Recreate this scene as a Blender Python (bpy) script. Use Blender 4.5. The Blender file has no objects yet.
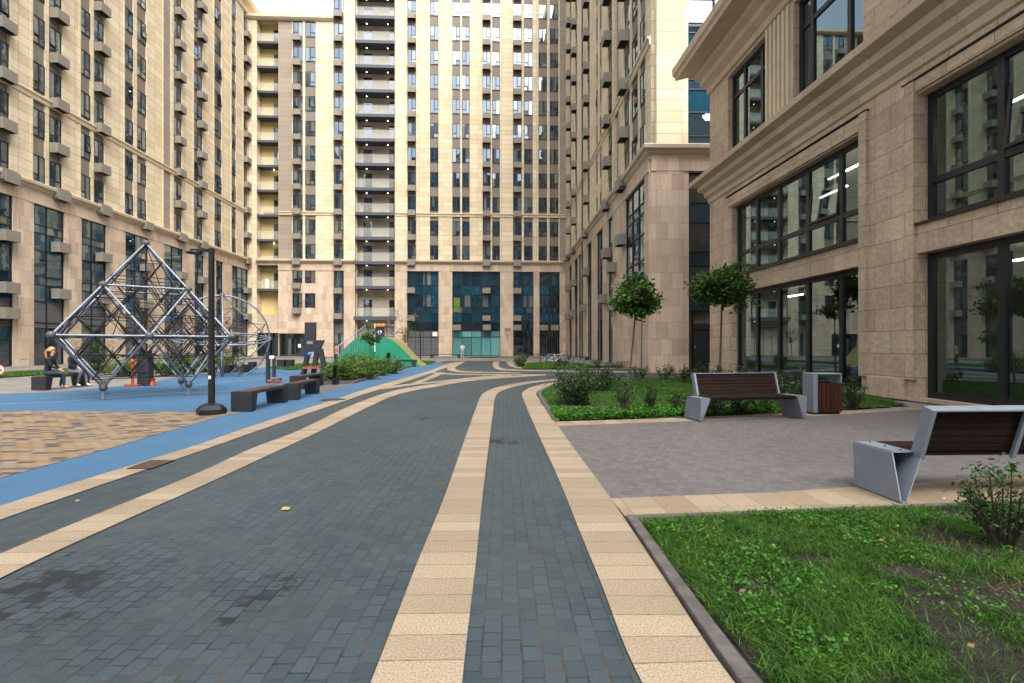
import bpy, math, random
import numpy as np
from mathutils import Vector, Matrix
random.seed(11)
rng = np.random.default_rng(11)
S = bpy.context.scene
COL = S.collection
PI = math.pi

# ------------------------------------------------------------------ camera model
TH = math.radians(2.46); FPX = 512.0; HY = 346.0; CAMH = 1.4
ct, st = math.cos(TH), math.sin(TH)

def ray(px, py=HY):
    xc = (px - 512) / FPX
    return Vector((xc * ct + st, -xc * st + ct, (HY - py) / FPX))

def g(px, py, z=0.0):
    """point on the ground (height z) seen at a pixel of the photograph"""
    r = ray(px, py); t = (z - CAMH) / r.z
    return Vector((r.x * t, r.y * t, z))

def cw(xc, yc, z=0.0):
    return Vector((xc * ct + yc * st, -xc * st + yc * ct, z))

def gd(px, yc, z=0.0):
    return cw((px - 512) / FPX * yc, yc, z)

cam_d = bpy.data.cameras.new('camera'); cam = bpy.data.objects.new('camera', cam_d); COL.objects.link(cam)
cam.location = (0, 0, CAMH); cam.rotation_euler = (PI / 2, 0, -TH)
cam_d.sensor_width = 36; cam_d.lens = 18; cam_d.shift_y = (HY - 341.5) / 1024
cam_d.clip_start = 0.05; cam_d.clip_end = 900
S.camera = cam

# ------------------------------------------------------------------ materials
def new_mat(name):
    m = bpy.data.materials.new(name); m.use_nodes = True
    nt = m.node_tree; nt.nodes.clear()
    out = nt.nodes.new('ShaderNodeOutputMaterial')
    b = nt.nodes.new('ShaderNodeBsdfPrincipled')
    nt.links.new(b.outputs[0], out.inputs[0])
    return m, nt, b, out

class NT:
    """tiny node helper"""
    def __init__(s, nt): s.nt = nt
    def n(s, typ, **kw):
        nd = s.nt.nodes.new(typ)
        for k, v in kw.items(): setattr(nd, k, v)
        return nd
    def l(s, a, b): s.nt.links.new(a, b)
    def setv(s, sock, v):
        if hasattr(v, 'is_output') or isinstance(v, bpy.types.NodeSocket): s.l(v, sock)
        else: sock.default_value = v
    def math(s, op, a, b=0.5, c=None, clamp=False):
        nd = s.n('ShaderNodeMath', operation=op); nd.use_clamp = clamp
        s.setv(nd.inputs[0], a); s.setv(nd.inputs[1], b)
        if c is not None: s.setv(nd.inputs[2], c)
        return nd.outputs[0]
    def mix(s, f, a, b, mode='MIX'):
        nd = s.n('ShaderNodeMix', data_type='RGBA', blend_type=mode)
        s.setv(nd.inputs[0], f); s.setv(nd.inputs[6], a); s.setv(nd.inputs[7], b)
        return nd.outputs[2]
    def ramp(s, f, stops, interp='LINEAR'):
        nd = s.n('ShaderNodeValToRGB'); cr = nd.color_ramp; cr.interpolation = interp
        while len(cr.elements) < len(stops): cr.elements.new(0.5)
        for e, (p, c) in zip(cr.elements, stops): e.position = p; e.color = c if len(c) == 4 else (*c, 1)
        s.l(f, nd.inputs[0]); return nd.outputs[0]
    def noise(s, scale, vec=None, detail=3, rough=0.55):
        nd = s.n('ShaderNodeTexNoise'); nd.inputs['Scale'].default_value = scale
        nd.inputs['Detail'].default_value = detail; nd.inputs['Roughness'].default_value = rough
        if vec is not None: s.l(vec, nd.inputs['Vector'])
        return nd.outputs['Fac']
    def bump(s, h, strength, dist, b):
        nd = s.n('ShaderNodeBump'); nd.inputs['Strength'].default_value = strength
        nd.inputs['Distance'].default_value = dist; s.l(h, nd.inputs['Height']); s.l(nd.outputs[0], b.inputs['Normal'])

def c4(c): return (c[0], c[1], c[2], 1.0)

def pmat(name, col, rough=0.6, metal=0.0, var=0.12, scale=6.0, bump=0.0, spec=0.5, coat=0.0):
    m, nt, b, out = new_mat(name); h = NT(nt)
    tc = h.n('ShaderNodeTexCoord').outputs['Object']
    nz = h.noise(scale, tc, 4)
    dark = tuple(max(0, c * (1 - var * 1.6)) for c in col); lite = tuple(c * (1 + var * 1.4) for c in col)
    colr = h.ramp(nz, [(0.25, dark), (0.75, lite)])
    h.l(colr, b.inputs['Base Color'])
    nz2 = h.noise(scale * 3.1, tc, 2)
    rr = h.math('MULTIPLY_ADD', nz2, 0.25, max(0.02, rough - 0.12)); h.l(rr, b.inputs['Roughness'])
    b.inputs['Metallic'].default_value = metal
    b.inputs['Specular IOR Level'].default_value = spec
    if coat: b.inputs['Coat Weight'].default_value = coat
    if bump: h.bump(h.noise(scale * 8, tc, 3), bump, 0.01, b)
    return m

def brick_mat(name, cols, mortar, bw, rh, ms, offset=0.5, rough=0.8, big=0.15, grain=0.1, bump=0.4, grain_scale=90, wet=None, spec=0.35, streak=0.0, turn=False, wob=0.0, sand=None, stain=0.0):
    """paving or stone panels laid in metres on the UV map; cols are the block colours, mortar the joint colour"""
    m, nt, b, out = new_mat(name); h = NT(nt)
    uv = h.n('ShaderNodeTexCoord').outputs['UV']
    uv0 = uv
    if wob:
        wn_ = h.n('ShaderNodeTexNoise'); wn_.inputs['Scale'].default_value = 9; wn_.inputs['Detail'].default_value = 1; h.l(uv, wn_.inputs['Vector'])
        va = h.n('ShaderNodeVectorMath', operation='MULTIPLY_ADD'); h.l(wn_.outputs['Color'], va.inputs[0]); va.inputs[1].default_value = (wob, wob, 0); h.l(uv, va.inputs[2]); uv = va.outputs[0]
    bk = h.n('ShaderNodeTexBrick'); bk.offset = offset; bk.offset_frequency = 2
    bk.inputs['Scale'].default_value = 1; bk.inputs['Brick Width'].default_value = bw
    bk.inputs['Row Height'].default_value = rh; bk.inputs['Mortar Size'].default_value = ms
    bk.inputs['Mortar Smooth'].default_value = 0.25; bk.inputs['Bias'].default_value = 0
    bk.inputs['Color1'].default_value = (0, 0, 0, 1); bk.inputs['Color2'].default_value = (1, 1, 1, 1)
    bk.inputs['Mortar'].default_value = (0.5, 0.5, 0.5, 1)
    if turn:
        sw = h.n('ShaderNodeMapping'); sw.inputs['Rotation'].default_value = (0, 0, math.radians(90 + 1.5)); h.l(uv, sw.inputs['Vector']); h.l(sw.outputs[0], bk.inputs['Vector'])
    else: h.l(uv, bk.inputs['Vector'])
    n = len(cols)
    stops = [((i + 0.5) / n if n > 1 else 0.5, cols[i]) for i in range(n)]
    base = h.ramp(bk.outputs['Color'], stops, 'LINEAR' if n < 4 else 'CONSTANT') if n > 1 else None
    if n >= 4:
        cr = base.node.color_ramp
        for i, e in enumerate(cr.elements): e.position = i / n
    if base is None:
        rgb = h.n('ShaderNodeRGB'); rgb.outputs[0].default_value = c4(cols[0]); base = rgb.outputs[0]
    gz = h.noise(grain_scale, uv, 2, 0.7)
    gm = h.math('MULTIPLY_ADD', gz, 2 * grain * 2, 1 - 2 * grain)
    bz = h.noise(0.55, uv, 5, 0.62)
    bm = h.math('MULTIPLY_ADD', bz, 2 * big * 2, 1 - 2 * big)
    k = h.math('MULTIPLY', gm, bm)
    if streak:
        mp = h.n('ShaderNodeMapping'); mp.inputs['Scale'].default_value = (1.3, 0.09, 1); h.l(uv, mp.inputs['Vector'])
        sz = h.noise(1.6, mp.outputs[0], 5, 0.7)
        k = h.math('MULTIPLY', k, h.math('MULTIPLY_ADD', sz, 2 * streak * 2, 1 - 2 * streak))
    hsv = h.n('ShaderNodeHueSaturation'); h.l(base, hsv.inputs['Color']); h.l(k, hsv.inputs['Value'])
    jf = bk.outputs['Fac']
    if sand is not None:
        jn = h.noise(2.3, uv, 4, 0.7); jc = h.ramp(jn, [(0.42, mortar), (0.62, sand)])
        jv = h.math('MULTIPLY', h.math('MULTIPLY_ADD', h.noise(11, uv, 2), 2.2, -0.45, clamp=True), jf)
        col = h.mix(jv, hsv.outputs[0], jc)
    else: col = h.mix(jf, hsv.outputs[0], c4(mortar))
    if stain:
        sn = h.noise(1.1, uv0, 6, 0.75); sf = h.math('MULTIPLY', h.math('SUBTRACT', sn, 0.56), 5.0, clamp=True)
        sp_ = h.noise(23, uv0, 3, 0.8); sf = h.math('MAXIMUM', sf, h.math('MULTIPLY', h.math('SUBTRACT', sp_, 0.70), 8.0, clamp=True))
        col = h.mix(h.math('MULTIPLY', sf, stain), col, (0.045, 0.034, 0.022, 1))
        ls = h.math('MULTIPLY', h.math('SUBTRACT', h.noise(41, uv0, 2, 0.6), 0.69), 9.0, clamp=True)
        col = h.mix(h.math('MULTIPLY', ls, 0.35), col, (0.20, 0.19, 0.17, 1))
        dz = h.noise(0.23, uv0, 3, 0.6); col = h.mix(h.math('MULTIPLY', h.math('SUBTRACT', dz, 0.45), 1.6, clamp=True), col, h.mix(0.5, col, (0.075, 0.072, 0.066, 1)))
    rgh = h.math('MULTIPLY_ADD', bz, 0.3, rough - 0.15)
    if wet:
        # damp stains soaking into the joints around given places
        geo = h.n('ShaderNodeNewGeometry').outputs['Position']
        mask = None
        for (wx, wy, wr) in wet:
            vd = h.n('ShaderNodeVectorMath', operation='DISTANCE'); h.l(geo, vd.inputs[0]); vd.inputs[1].default_value = (wx, wy, 0)
            q = h.math('DIVIDE', vd.outputs['Value'], wr)
            q = h.math('SUBTRACT', 1.0, q, clamp=True)
            mask = q if mask is None else h.math('MAXIMUM', mask, q)
        wn = h.noise(3.2, uv, 4, 0.7)
        mm = h.math('MULTIPLY_ADD', bk.outputs['Fac'], 0.22, h.math('MULTIPLY_ADD', bk.outputs['Color'], 0.28, wn))
        mm = h.math('ADD', mm, h.math('MULTIPLY', h.math('POWER', mask, .6), 0.50))
        wetf = h.math('MULTIPLY', h.math('SUBTRACT', mm, 1.04), 10.0, clamp=True)
        col = h.mix(h.math('MULTIPLY', wetf, 0.85), col, (0.004, 0.007, 0.009, 1))
    h.l(col, b.inputs['Base Color']); h.l(rgh, b.inputs['Roughness'])
    b.inputs['Specular IOR Level'].default_value = spec
    hh = h.math('SUBTRACT', h.math('MULTIPLY', gz, 0.35), bk.outputs['Fac'])
    if bump: h.bump(hh, bump, 0.006, b)
    return m

def leaf_mat(name, c_dark, c_mid, c_lite, trans=0.25, clump=1.6):
    m, nt, b, out = new_mat(name); h = NT(nt)
    geo = h.n('ShaderNodeNewGeometry')
    pos = h.n('ShaderNodeTexCoord').outputs['Object']
    nz = h.noise(clump, pos, 2)
    f = h.math('ADD', h.math('MULTIPLY', geo.outputs['Random Per Island'], 0.6), h.math('MULTIPLY_ADD', nz, 1.2, -0.4), clamp=True)
    col = h.ramp(f, [(0.1, c_dark), (0.5, c_mid), (0.95, c_lite)])
    h.l(col, b.inputs['Base Color']); b.inputs['Roughness'].default_value = 0.5
    b.inputs['Specular IOR Level'].default_value = 0.3
    tr = h.n('ShaderNodeBsdfTranslucent'); h.l(col, tr.inputs['Color'])
    mx = h.n('ShaderNodeMixShader'); mx.inputs[0].default_value = trans
    h.l(b.outputs[0], mx.inputs[1]); h.l(tr.outputs[0], mx.inputs[2]); h.l(mx.outputs[0], out.inputs[0])
    return m

def pane_mat(name, dark, curtain_share=0.35, ior=1.5, curtain_cols=None, refl=0.2):
    """double glazing in front of a dim room: some rooms have curtains or blinds close behind the glass"""
    m, nt, b, out = new_mat(name); h = NT(nt)
    geo = h.n('ShaderNodeNewGeometry'); oi = h.n('ShaderNodeObjectInfo')
    r = h.math('FRACT', h.math('ADD', geo.outputs['Random Per Island'], h.math('MULTIPLY', oi.outputs['Random'], 7.31)))
    r2 = h.math('FRACT', h.math('MULTIPLY', r, 17.7)); r3 = h.math('FRACT', h.math('MULTIPLY', r, 41.3))
    uv = h.n('ShaderNodeTexCoord').outputs['UV']
    sx = h.n('ShaderNodeSeparateXYZ'); h.l(uv, sx.inputs[0])
    wav = h.math('SINE', h.math('MULTIPLY_ADD', sx.outputs[0], 42, h.math('MULTIPLY', r2, 30)))
    wav = h.math('MULTIPLY_ADD', wav, 0.14, 0.86)
    cc = curtain_cols or [(0.0, (0.30, 0.31, 0.28)), (0.45, (0.16, 0.17, 0.17)), (0.75, (0.30, 0.26, 0.17)), (0.93, (0.35, 0.33, 0.28))]
    cur = h.ramp(r3, cc, 'CONSTANT')
    hs = h.n('ShaderNodeHueSaturation'); h.l(cur, hs.inputs['Color']); h.l(wav, hs.inputs['Value'])
    isc = h.math('GREATER_THAN', r2, 1 - curtain_share)
    # partially drawn curtains
    edge = h.math('GREATER_THAN', h.math('FRACT', h.math('MULTIPLY_ADD', sx.outputs[0], 0.9, r)), 0.35)
    isc = h.math('MULTIPLY', isc, edge)
    dk = h.ramp(r, [(0.0, tuple(c * 0.5 for c in dark)), (1.0, tuple(c * 1.6 for c in dark))])
    col = h.mix(isc, dk, hs.outputs[0])
    h.l(col, b.inputs['Base Color']); b.inputs['Roughness'].default_value = 0.015
    b.inputs['IOR'].default_value = ior
    gl = h.n('ShaderNodeBsdfGlossy'); gl.inputs['Roughness'].default_value = 0.012; gl.inputs['Color'].default_value = (0.64, 0.83, 1.0, 1)
    bp = h.n('ShaderNodeBump'); bp.inputs['Strength'].default_value = .06; bp.inputs['Distance'].default_value = .05
    h.l(h.noise(0.9, h.n('ShaderNodeNewGeometry').outputs['Position'], 2), bp.inputs['Height']); 
    cx_ = h.n('ShaderNodeCombineXYZ'); r4 = h.math('FRACT', h.math('MULTIPLY', r, 91.7)); r5 = h.math('FRACT', h.math('MULTIPLY', r, 57.1))
    h.l(h.math('MULTIPLY_ADD', r4, .07, -.035), cx_.inputs[0]); h.l(h.math('MULTIPLY_ADD', r5, .07, -.035), cx_.inputs[1]); h.l(h.math('MULTIPLY_ADD', r3, .09, -.045), cx_.inputs[2])
    av = h.n('ShaderNodeVectorMath', operation='ADD'); h.l(bp.outputs[0], av.inputs[0]); h.l(cx_.outputs[0], av.inputs[1])
    nv = h.n('ShaderNodeVectorMath', operation='NORMALIZE'); h.l(av.outputs[0], nv.inputs[0]); h.l(nv.outputs[0], gl.inputs['Normal'])
    fr = h.n('ShaderNodeFresnel'); fr.inputs[0].default_value = 1.5
    mx = h.n('ShaderNodeMixShader'); h.l(h.math('ADD', fr.outputs[0], refl, clamp=True), mx.inputs[0])
    h.l(b.outputs[0], mx.inputs[1]); h.l(gl.outputs[0], mx.inputs[2]); h.l(mx.outputs[0], out.inputs[0])
    return m

def glass_mat(name, tint, refl=0.16):
    m, nt, b, out = new_mat(name); h = NT(nt); nt.nodes.remove(b)
    fr = h.n('ShaderNodeFresnel'); fr.inputs[0].default_value = 1.55
    f = h.math('MULTIPLY_ADD', fr.outputs[0], 1.5, refl, clamp=True)
    tr = h.n('ShaderNodeBsdfTransparent'); tr.inputs[0].default_value = c4(tint)
    gl = h.n('ShaderNodeBsdfGlossy'); gl.inputs['Roughness'].default_value = 0.01; gl.inputs['Color'].default_value = (0.56, 0.76, 0.83, 1)
    mx = h.n('ShaderNodeMixShader'); h.l(f, mx.inputs[0]); h.l(tr.outputs[0], mx.inputs[1]); h.l(gl.outputs[0], mx.inputs[2])
    h.l(mx.outputs[0], out.inputs[0])
    return m

def frosted_mat(name, col, cover):
    m, nt, b, out = new_mat(name); h = NT(nt)
    b.inputs['Base Color'].default_value = c4(col); b.inputs['Roughness'].default_value = 0.08
    tr = h.n('ShaderNodeBsdfTransparent'); mx = h.n('ShaderNodeMixShader'); mx.inputs[0].default_value = cover
    h.l(tr.outputs[0], mx.inputs[1]); h.l(b.outputs[0], mx.inputs[2]); h.l(mx.outputs[0], out.inputs[0]); return m

def wood_mat(name, a, bcol, rough=0.5, axis=0, spec=0.15):
    m, nt, b, out = new_mat(name); h = NT(nt)
    tc = h.n('ShaderNodeTexCoord').outputs['Object']
    mp = h.n('ShaderNodeMapping'); sc = [26, 26, 26]; sc[axis] = 1.5; mp.inputs['Scale'].default_value = sc; h.l(tc, mp.inputs['Vector'])
    nz = h.noise(1.0, mp.outputs[0], 6, 0.65)
    geo = h.n('ShaderNodeNewGeometry')
    f = h.math('ADD', h.math('MULTIPLY', nz, 0.8), h.math('MULTIPLY', geo.outputs['Random Per Island'], 0.35), clamp=True)
    h.l(h.ramp(f, [(0.3, a), (0.85, bcol)]), b.inputs['Base Color']); b.inputs['Roughness'].default_value = rough
    h.bump(nz, 0.15, 0.004, b); b.inputs['Specular IOR Level'].default_value = spec
    return m

def emis_mat(name, col, strength):
    m, nt, b, out = new_mat(name)
    b.inputs['Emission Color'].default_value = c4(col); b.inputs['Emission Strength'].default_value = strength
    b.inputs['Base Color'].default_value = c4(col)
    return m

M = {}
WET = [(*g(35, 592).xy, .85), (*g(262, 588).xy, 0.42), (*g(500, 440).xy, 0.5), (*g(425, 418).xy, 0.45)]
M['cream'] = brick_mat('cream_stone_panels', [(0.535, 0.445, 0.30), (0.62, 0.53, 0.375)], (0.29, 0.22, 0.14), 1.5, 0.62, 0.016, 0.0, 0.75, 0.08, 0.06, 0.3, 30, streak=0.07)
M['cream_trim'] = pmat('cream_trim', (0.57, 0.475, 0.32), 0.7, var=0.07, scale=2)
M['travertine'] = brick_mat('pink_travertine', [(0.43, 0.325, 0.24), (0.53, 0.425, 0.32), (0.48, 0.38, 0.285)], (0.27, 0.2, 0.145), 0.62, 0.9, 0.008, 0.37, 0.7, 0.14, 0.12, 0.3, 14, streak=0.1)
M['trav_trim'] = brick_mat('travertine_cornice', [(0.47, 0.38, 0.275), (0.52, 0.42, 0.305)], (0.33, 0.26, 0.19), 0.9, 40, 0.008, 0.0, 0.7, 0.1, 0.08, 0.2, 18)
M['office_stone'] = brick_mat('office_travertine', [(0.40, 0.295, 0.205), (0.475, 0.36, 0.255), (0.435, 0.326, 0.228)], (0.14, 0.104, 0.074), 1.15, 0.60, 0.009, 0.5, 0.65, 0.18, 0.24, 0.4, 9, streak=0.16)
M['office_trim'] = brick_mat('office_cornice_stone', [(0.43, 0.33, 0.226), (0.475, 0.37, 0.258)], (0.17, 0.13, 0.095), 1.1, 40, 0.006, 0.0, 0.65, 0.12, 0.12, 0.2, 14)
M['spandrel'] = brick_mat('brown_ribbed_panel', [(0.185, 0.158, 0.13), (0.205, 0.175, 0.145)], (0.11, 0.095, 0.08), 0.10, 30, 0.012, 0.0, 0.7, 0.06, 0.05, 0.6, 20)
M['strip_brown'] = brick_mat('brown_stone_panels', [(0.25, 0.21, 0.17), (0.28, 0.235, 0.19)], (0.15, 0.12, 0.1), 3, 0.62, 0.014, 0.0, 0.75, 0.06, 0.05, 0.2, 20)
M['basket'] = brick_mat('perforated_basket', [(0.27, 0.245, 0.205), (0.30, 0.275, 0.23)], (0.15, 0.135, 0.11), 0.07, 0.07, 0.014, 0.5, 0.6, 0.05, 0.05, 0.5, 30)
M['dark_metal'] = pmat('dark_window_metal', (0.008, 0.0095, 0.012), 0.42, 0.0, 0.2, 4)
M['dark_inside'] = pmat('dark_grille', (0.03, 0.028, 0.026), 0.8)
M['louvre'] = brick_mat('grey_louvre', [(0.10, 0.105, 0.11), (0.12, 0.125, 0.13)], (0.04, 0.04, 0.045), 30, 0.12, 0.02, 0.0, 0.5, 0.05, 0.03, 0.5, 20)
CUR = [(0.0, (0.13, 0.145, 0.14)), (0.4, (0.08, 0.095, 0.10)), (0.7, (0.15, 0.13, 0.09)), (0.9, (0.22, 0.215, 0.19))]
M['pane'] = pane_mat('window_pane', (0.009, 0.021, 0.034), 0.46, 1.5, CUR, .12)
M['pane_bay'] = pane_mat('bay_pane', (0.009, 0.026, 0.040), 0.2, 1.5, CUR, .20)
M['pane_teal'] = pane_mat('teal_glazing', (0.006, 0.030, 0.046), 0.22, 1.5, CUR, .11)
M['pane_lower'] = pane_mat('teal_spandrel_glass', (0.004, 0.038, 0.062), 0.0, 1.5, CUR, .08)
M['pane_aqua'] = pane_mat('pale_aqua_shop_glass', (0.09, 0.25, 0.25), 0.0, 1.5, CUR, .08)
M['pane_dark'] = pane_mat('dark_shop_glass', (0.006, 0.010, 0.013), 0.08, 1.5, CUR, .10)
M['office_glass'] = glass_mat('office_glass', (0.36, 0.50, 0.50), 0.15)
M['balcony_glass'] = frosted_mat('frosted_balcony_glass', (0.55, 0.56, 0.52), 0.20)
M['slab_edge'] = pmat('slate_blue_slab_edge', (0.055, 0.065, 0.085), 0.6, var=0.08)
M['yellow_wall'] = pmat('pale_yellow_render', (0.60, 0.49, 0.22), 0.85, var=0.04, scale=1.5)
M['taupe_wall'] = pmat('taupe_render', (0.42, 0.37, 0.29), 0.85, var=0.05, scale=1.5)
M['lamp_warm'] = emis_mat('ceiling_lamp', (1.0, 0.85, 0.6), 6)
M['lamp_strip'] = emis_mat('office_strip_lamp', (1.0, 0.80, 0.52), 9)
M['interior'] = pmat('office_interior', (0.17, 0.16, 0.145), 0.9)
M['interior_dark'] = pmat('office_furnishing', (0.06, 0.06, 0.06), 0.8)
M['roof'] = pmat('flat_roof', (0.2, 0.19, 0.18), 0.9)

M['road'] = brick_mat('dark_slate_block_paving', [(0.024, 0.039, 0.047), (0.035, 0.052, 0.060), (0.029, 0.045, 0.053)], (0.007, 0.007, 0.0068), 0.115, 0.092, 0.0044, 0.42, 0.68, 0.26, 0.30, 1.0, 110, wet=WET, spec=0.4, turn=True, wob=0.014, sand=(0.075, 0.050, 0.026), stain=0.36)
M['tan'] = brick_mat('tan_granite_setts', [(0.22, 0.174, 0.118), (0.288, 0.229, 0.158)], (0.075, 0.055, 0.038), 2.0, 0.2, 0.0042, 0.0, 0.8, 0.2, 0.5, 0.6, 95, wob=0.008, sand=(0.10, 0.072, 0.045), stain=0.34)
M['tan_band'] = brick_mat('tan_granite_edging', [(0.215, 0.162, 0.108), (0.265, 0.205, 0.138)], (0.085, 0.062, 0.042), 0.3, 0.4, 0.004, 0.0, 0.8, 0.18, 0.45, 0.6, 95, wob=0.006, sand=(0.11, 0.08, 0.055), stain=0.3)
M['plaza'] = brick_mat('grey_block_paving', [(0.088, 0.080, 0.080), (0.116, 0.107, 0.107), (0.102, 0.094, 0.093)], (0.062, 0.054, 0.050), 0.1, 0.1, 0.004, 0.4, 0.8, 0.14, 0.3, 0.7, 110, wob=0.012, sand=(0.075, 0.058, 0.04), stain=0.3)
M['pave'] = brick_mat('pale_grey_paving', [(0.155, 0.142, 0.128), (0.20, 0.185, 0.168)], (0.09, 0.08, 0.07), 0.4, 0.4, 0.008, 0.5, 0.8, 0.16, 0.15, 0.3, 60, stain=0.3)
M['yellow'] = brick_mat('ochre_mixed_block_paving', [(0.225, 0.148, 0.068), (0.20, 0.155, 0.108), (0.062, 0.053, 0.050), (0.24, 0.178, 0.105), (0.095, 0.078, 0.066), (0.215, 0.14, 0.062), (0.20, 0.162, 0.118)], (0.08, 0.064, 0.052), 0.2, 0.11, 0.009, 0.5, 0.8, 0.14, 0.25, 0.5, 60)
def rubber(name, col):
    m, nt, b, out = new_mat(name); h = NT(nt)
    uv = h.n('ShaderNodeTexCoord').outputs['UV']
    gz = h.noise(260, uv, 1, 0.6); bz = h.noise(0.5, uv, 5, 0.6)
    k = h.math('MULTIPLY', h.math('MULTIPLY_ADD', gz, 0.7, 0.65), h.math('MULTIPLY_ADD', bz, 0.5, 0.75))
    rgb = h.n('ShaderNodeRGB'); rgb.outputs[0].default_value = c4(col)
    hs = h.n('ShaderNodeHueSaturation'); h.l(rgb.outputs[0], hs.inputs['Color']); h.l(k, hs.inputs['Value'])
    h.l(hs.outputs[0], b.inputs['Base Color']); b.inputs['Roughness'].default_value = 0.85
    b.inputs['Specular IOR Level'].default_value = 0.25
    h.bump(gz, 0.5, 0.004, b); return m
M['blue'] = rubber('blue_rubber_surface', (0.043, 0.106, 0.188))
M['blue_pale'] = rubber('pale_blue_rubber_line', (0.10, 0.18, 0.25))
M['green_rubber'] = rubber('green_rubber_hill', (0.018, 0.20, 0.115))
M['olive_rubber'] = rubber('olive_rubber', (0.20, 0.18, 0.07))
M['kerb'] = pmat('grey_kerb_stone', (0.085, 0.075, 0.070), 0.8, var=0.28, scale=9, bump=0.4)
M['soil'] = pmat('dark_soil', (0.010, 0.0065, 0.0035), 0.95, var=0.35, scale=14, bump=0.8)
M['lawn_base'] = pmat('lawn_soil', (0.030, 0.045, 0.012), 0.95, var=0.35, scale=10, bump=0.8)
M['grass'] = leaf_mat('grass_blade', (0.010, 0.042, 0.004), (0.036, 0.120, 0.007), (0.088, 0.175, 0.018), 0.3, 4.5)
M['lawn_grass'] = leaf_mat('fresh_lawn_blade', (0.0272, 0.0892, 0.0051), (0.0493, 0.1487, 0.0076), (0.0833, 0.1955, 0.0136), 0.3, 0.9)
M['clover'] = leaf_mat('clover_leaf', (0.018, 0.080, 0.006), (0.036, 0.14, 0.009), (0.065, 0.195, 0.014), 0.25, 2)
M['straw'] = leaf_mat('dry_grass', (0.1020, 0.0850, 0.0298), (0.1445, 0.1275, 0.0467), (0.2040, 0.1700, 0.0765), 0.2, 2)
M['tree_leaf'] = leaf_mat('tree_leaf', (0.018, 0.050, 0.008), (0.040, 0.105, 0.014), (0.085, 0.17, 0.026), 0.3, 2.2)
M['shrub_leaf'] = leaf_mat('shrub_leaf', (0.0119, 0.0306, 0.0085), (0.0255, 0.0561, 0.0127), (0.0510, 0.0978, 0.0213), 0.2, 3)
M['conifer'] = leaf_mat('juniper_leaf', (0.0298, 0.0638, 0.0085), (0.0638, 0.1275, 0.0153), (0.1190, 0.1955, 0.0255), 0.2, 2.5)
M['tip_leaf'] = leaf_mat('young_leaf', (0.0255, 0.0850, 0.0102), (0.0425, 0.1445, 0.0170), (0.0680, 0.2040, 0.0255), 0.3, 3)
M['birch_leaf'] = leaf_mat('thin_tree_leaf', (0.05, 0.05, 0.015), (0.10, 0.09, 0.03), (0.14, 0.13, 0.05), 0.3, 3)
M['bark'] = pmat('bark', (0.11, 0.075, 0.05), 0.9, var=0.3, scale=20, bump=0.6)
M['twig'] = pmat('dark_twig', (0.035, 0.025, 0.018), 0.9, var=0.3, scale=20)
M['steel_grey'] = pmat('silver_grey_powder_coat', (0.20, 0.225, 0.275), 0.42, 0.25, 0.06, 5, 0.0)
M['tube_steel'] = pmat('galvanised_tube', (0.20, 0.225, 0.265), 0.4, 0.4, 0.1, 4)
M['node_grey'] = pmat('dark_grey_node', (0.075, 0.08, 0.09), 0.5, 0.2, 0.1, 6)
M['rope'] = pmat('black_rope', (0.012, 0.012, 0.013), 0.9, var=0.2, scale=30)
M['wood_dark'] = wood_mat('dark_brown_slats', (0.007, 0.003, 0.0025), (0.020, 0.008, 0.0055), 0.72, 0)
M['wood_red'] = wood_mat('red_brown_slats', (0.022, 0.008, 0.006), (0.055, 0.020, 0.012), 0.6, 2)
M['wood_seat'] = wood_mat('brown_bench_slats', (0.04, 0.02, 0.013), (0.095, 0.05, 0.031), 0.6, 1)
M['bench_dark'] = pmat('anthracite_composite', (0.013, 0.015, 0.019), 0.55, var=0.25, scale=7)
M['black_paint'] = pmat('black_paint', (0.006, 0.0055, 0.0055), 0.4, var=0.2, scale=5)
M['anthracite'] = pmat('anthracite_steel', (0.02, 0.022, 0.027), 0.5, var=0.12, scale=4)
M['orange'] = pmat('orange_red_plastic', (0.40, 0.05, 0.014), 0.45, var=0.06)
M['orange2'] = pmat('orange_cap', (0.50, 0.15, 0.015), 0.5, var=0.05)
M['purple'] = pmat('purple_print', (0.16, 0.10, 0.33), 0.6, var=0.05)
M['white'] = pmat('white_print', (0.72, 0.72, 0.72), 0.6, var=0.04)
M['red'] = pmat('red_print', (0.55, 0.03, 0.03), 0.5, var=0.04)
M['navy'] = pmat('navy_panel', (0.015, 0.02, 0.04), 0.5, var=0.1)
M['bright_blue'] = pmat('bright_blue_plastic', (0.02, 0.16, 0.70), 0.4, var=0.05)
M['rust'] = brick_mat('rusty_grate', [(0.13, 0.075, 0.04), (0.17, 0.10, 0.055)], (0.018, 0.014, 0.012), 0.045, 0.045, 0.012, 0.0, 0.8, 0.15, 0.15, 0.6, 60)
M['iron'] = pmat('cast_iron', (0.02, 0.022, 0.026), 0.7, var=0.2, scale=25, bump=0.4)
M['skin'] = pmat('skin', (0.46, 0.27, 0.19), 0.55, var=0.05)
M['cloth_black'] = pmat('black_cloth', (0.010, 0.010, 0.012), 0.9, var=0.2)
M['cloth_navy'] = pmat('navy_denim', (0.020, 0.028, 0.055), 0.9, var=0.2)
M['cloth_grey'] = pmat('grey_trousers', (0.10, 0.10, 0.125), 0.9, var=0.15)
M['cloth_white'] = pmat('white_cloth', (0.66, 0.63, 0.60), 0.9, var=0.05)
M['cloth_pale'] = pmat('pale_trousers', (0.32, 0.32, 0.36), 0.9, var=0.08)
M['cloth_brown'] = pmat('dusty_pink_cloth', (0.30, 0.16, 0.115), 0.9, var=0.1)
M['shoe'] = pmat('tan_shoe', (0.40, 0.26, 0.14), 0.7)
M['shoe_white'] = pmat('white_shoe', (0.6, 0.6, 0.6), 0.7)
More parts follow.
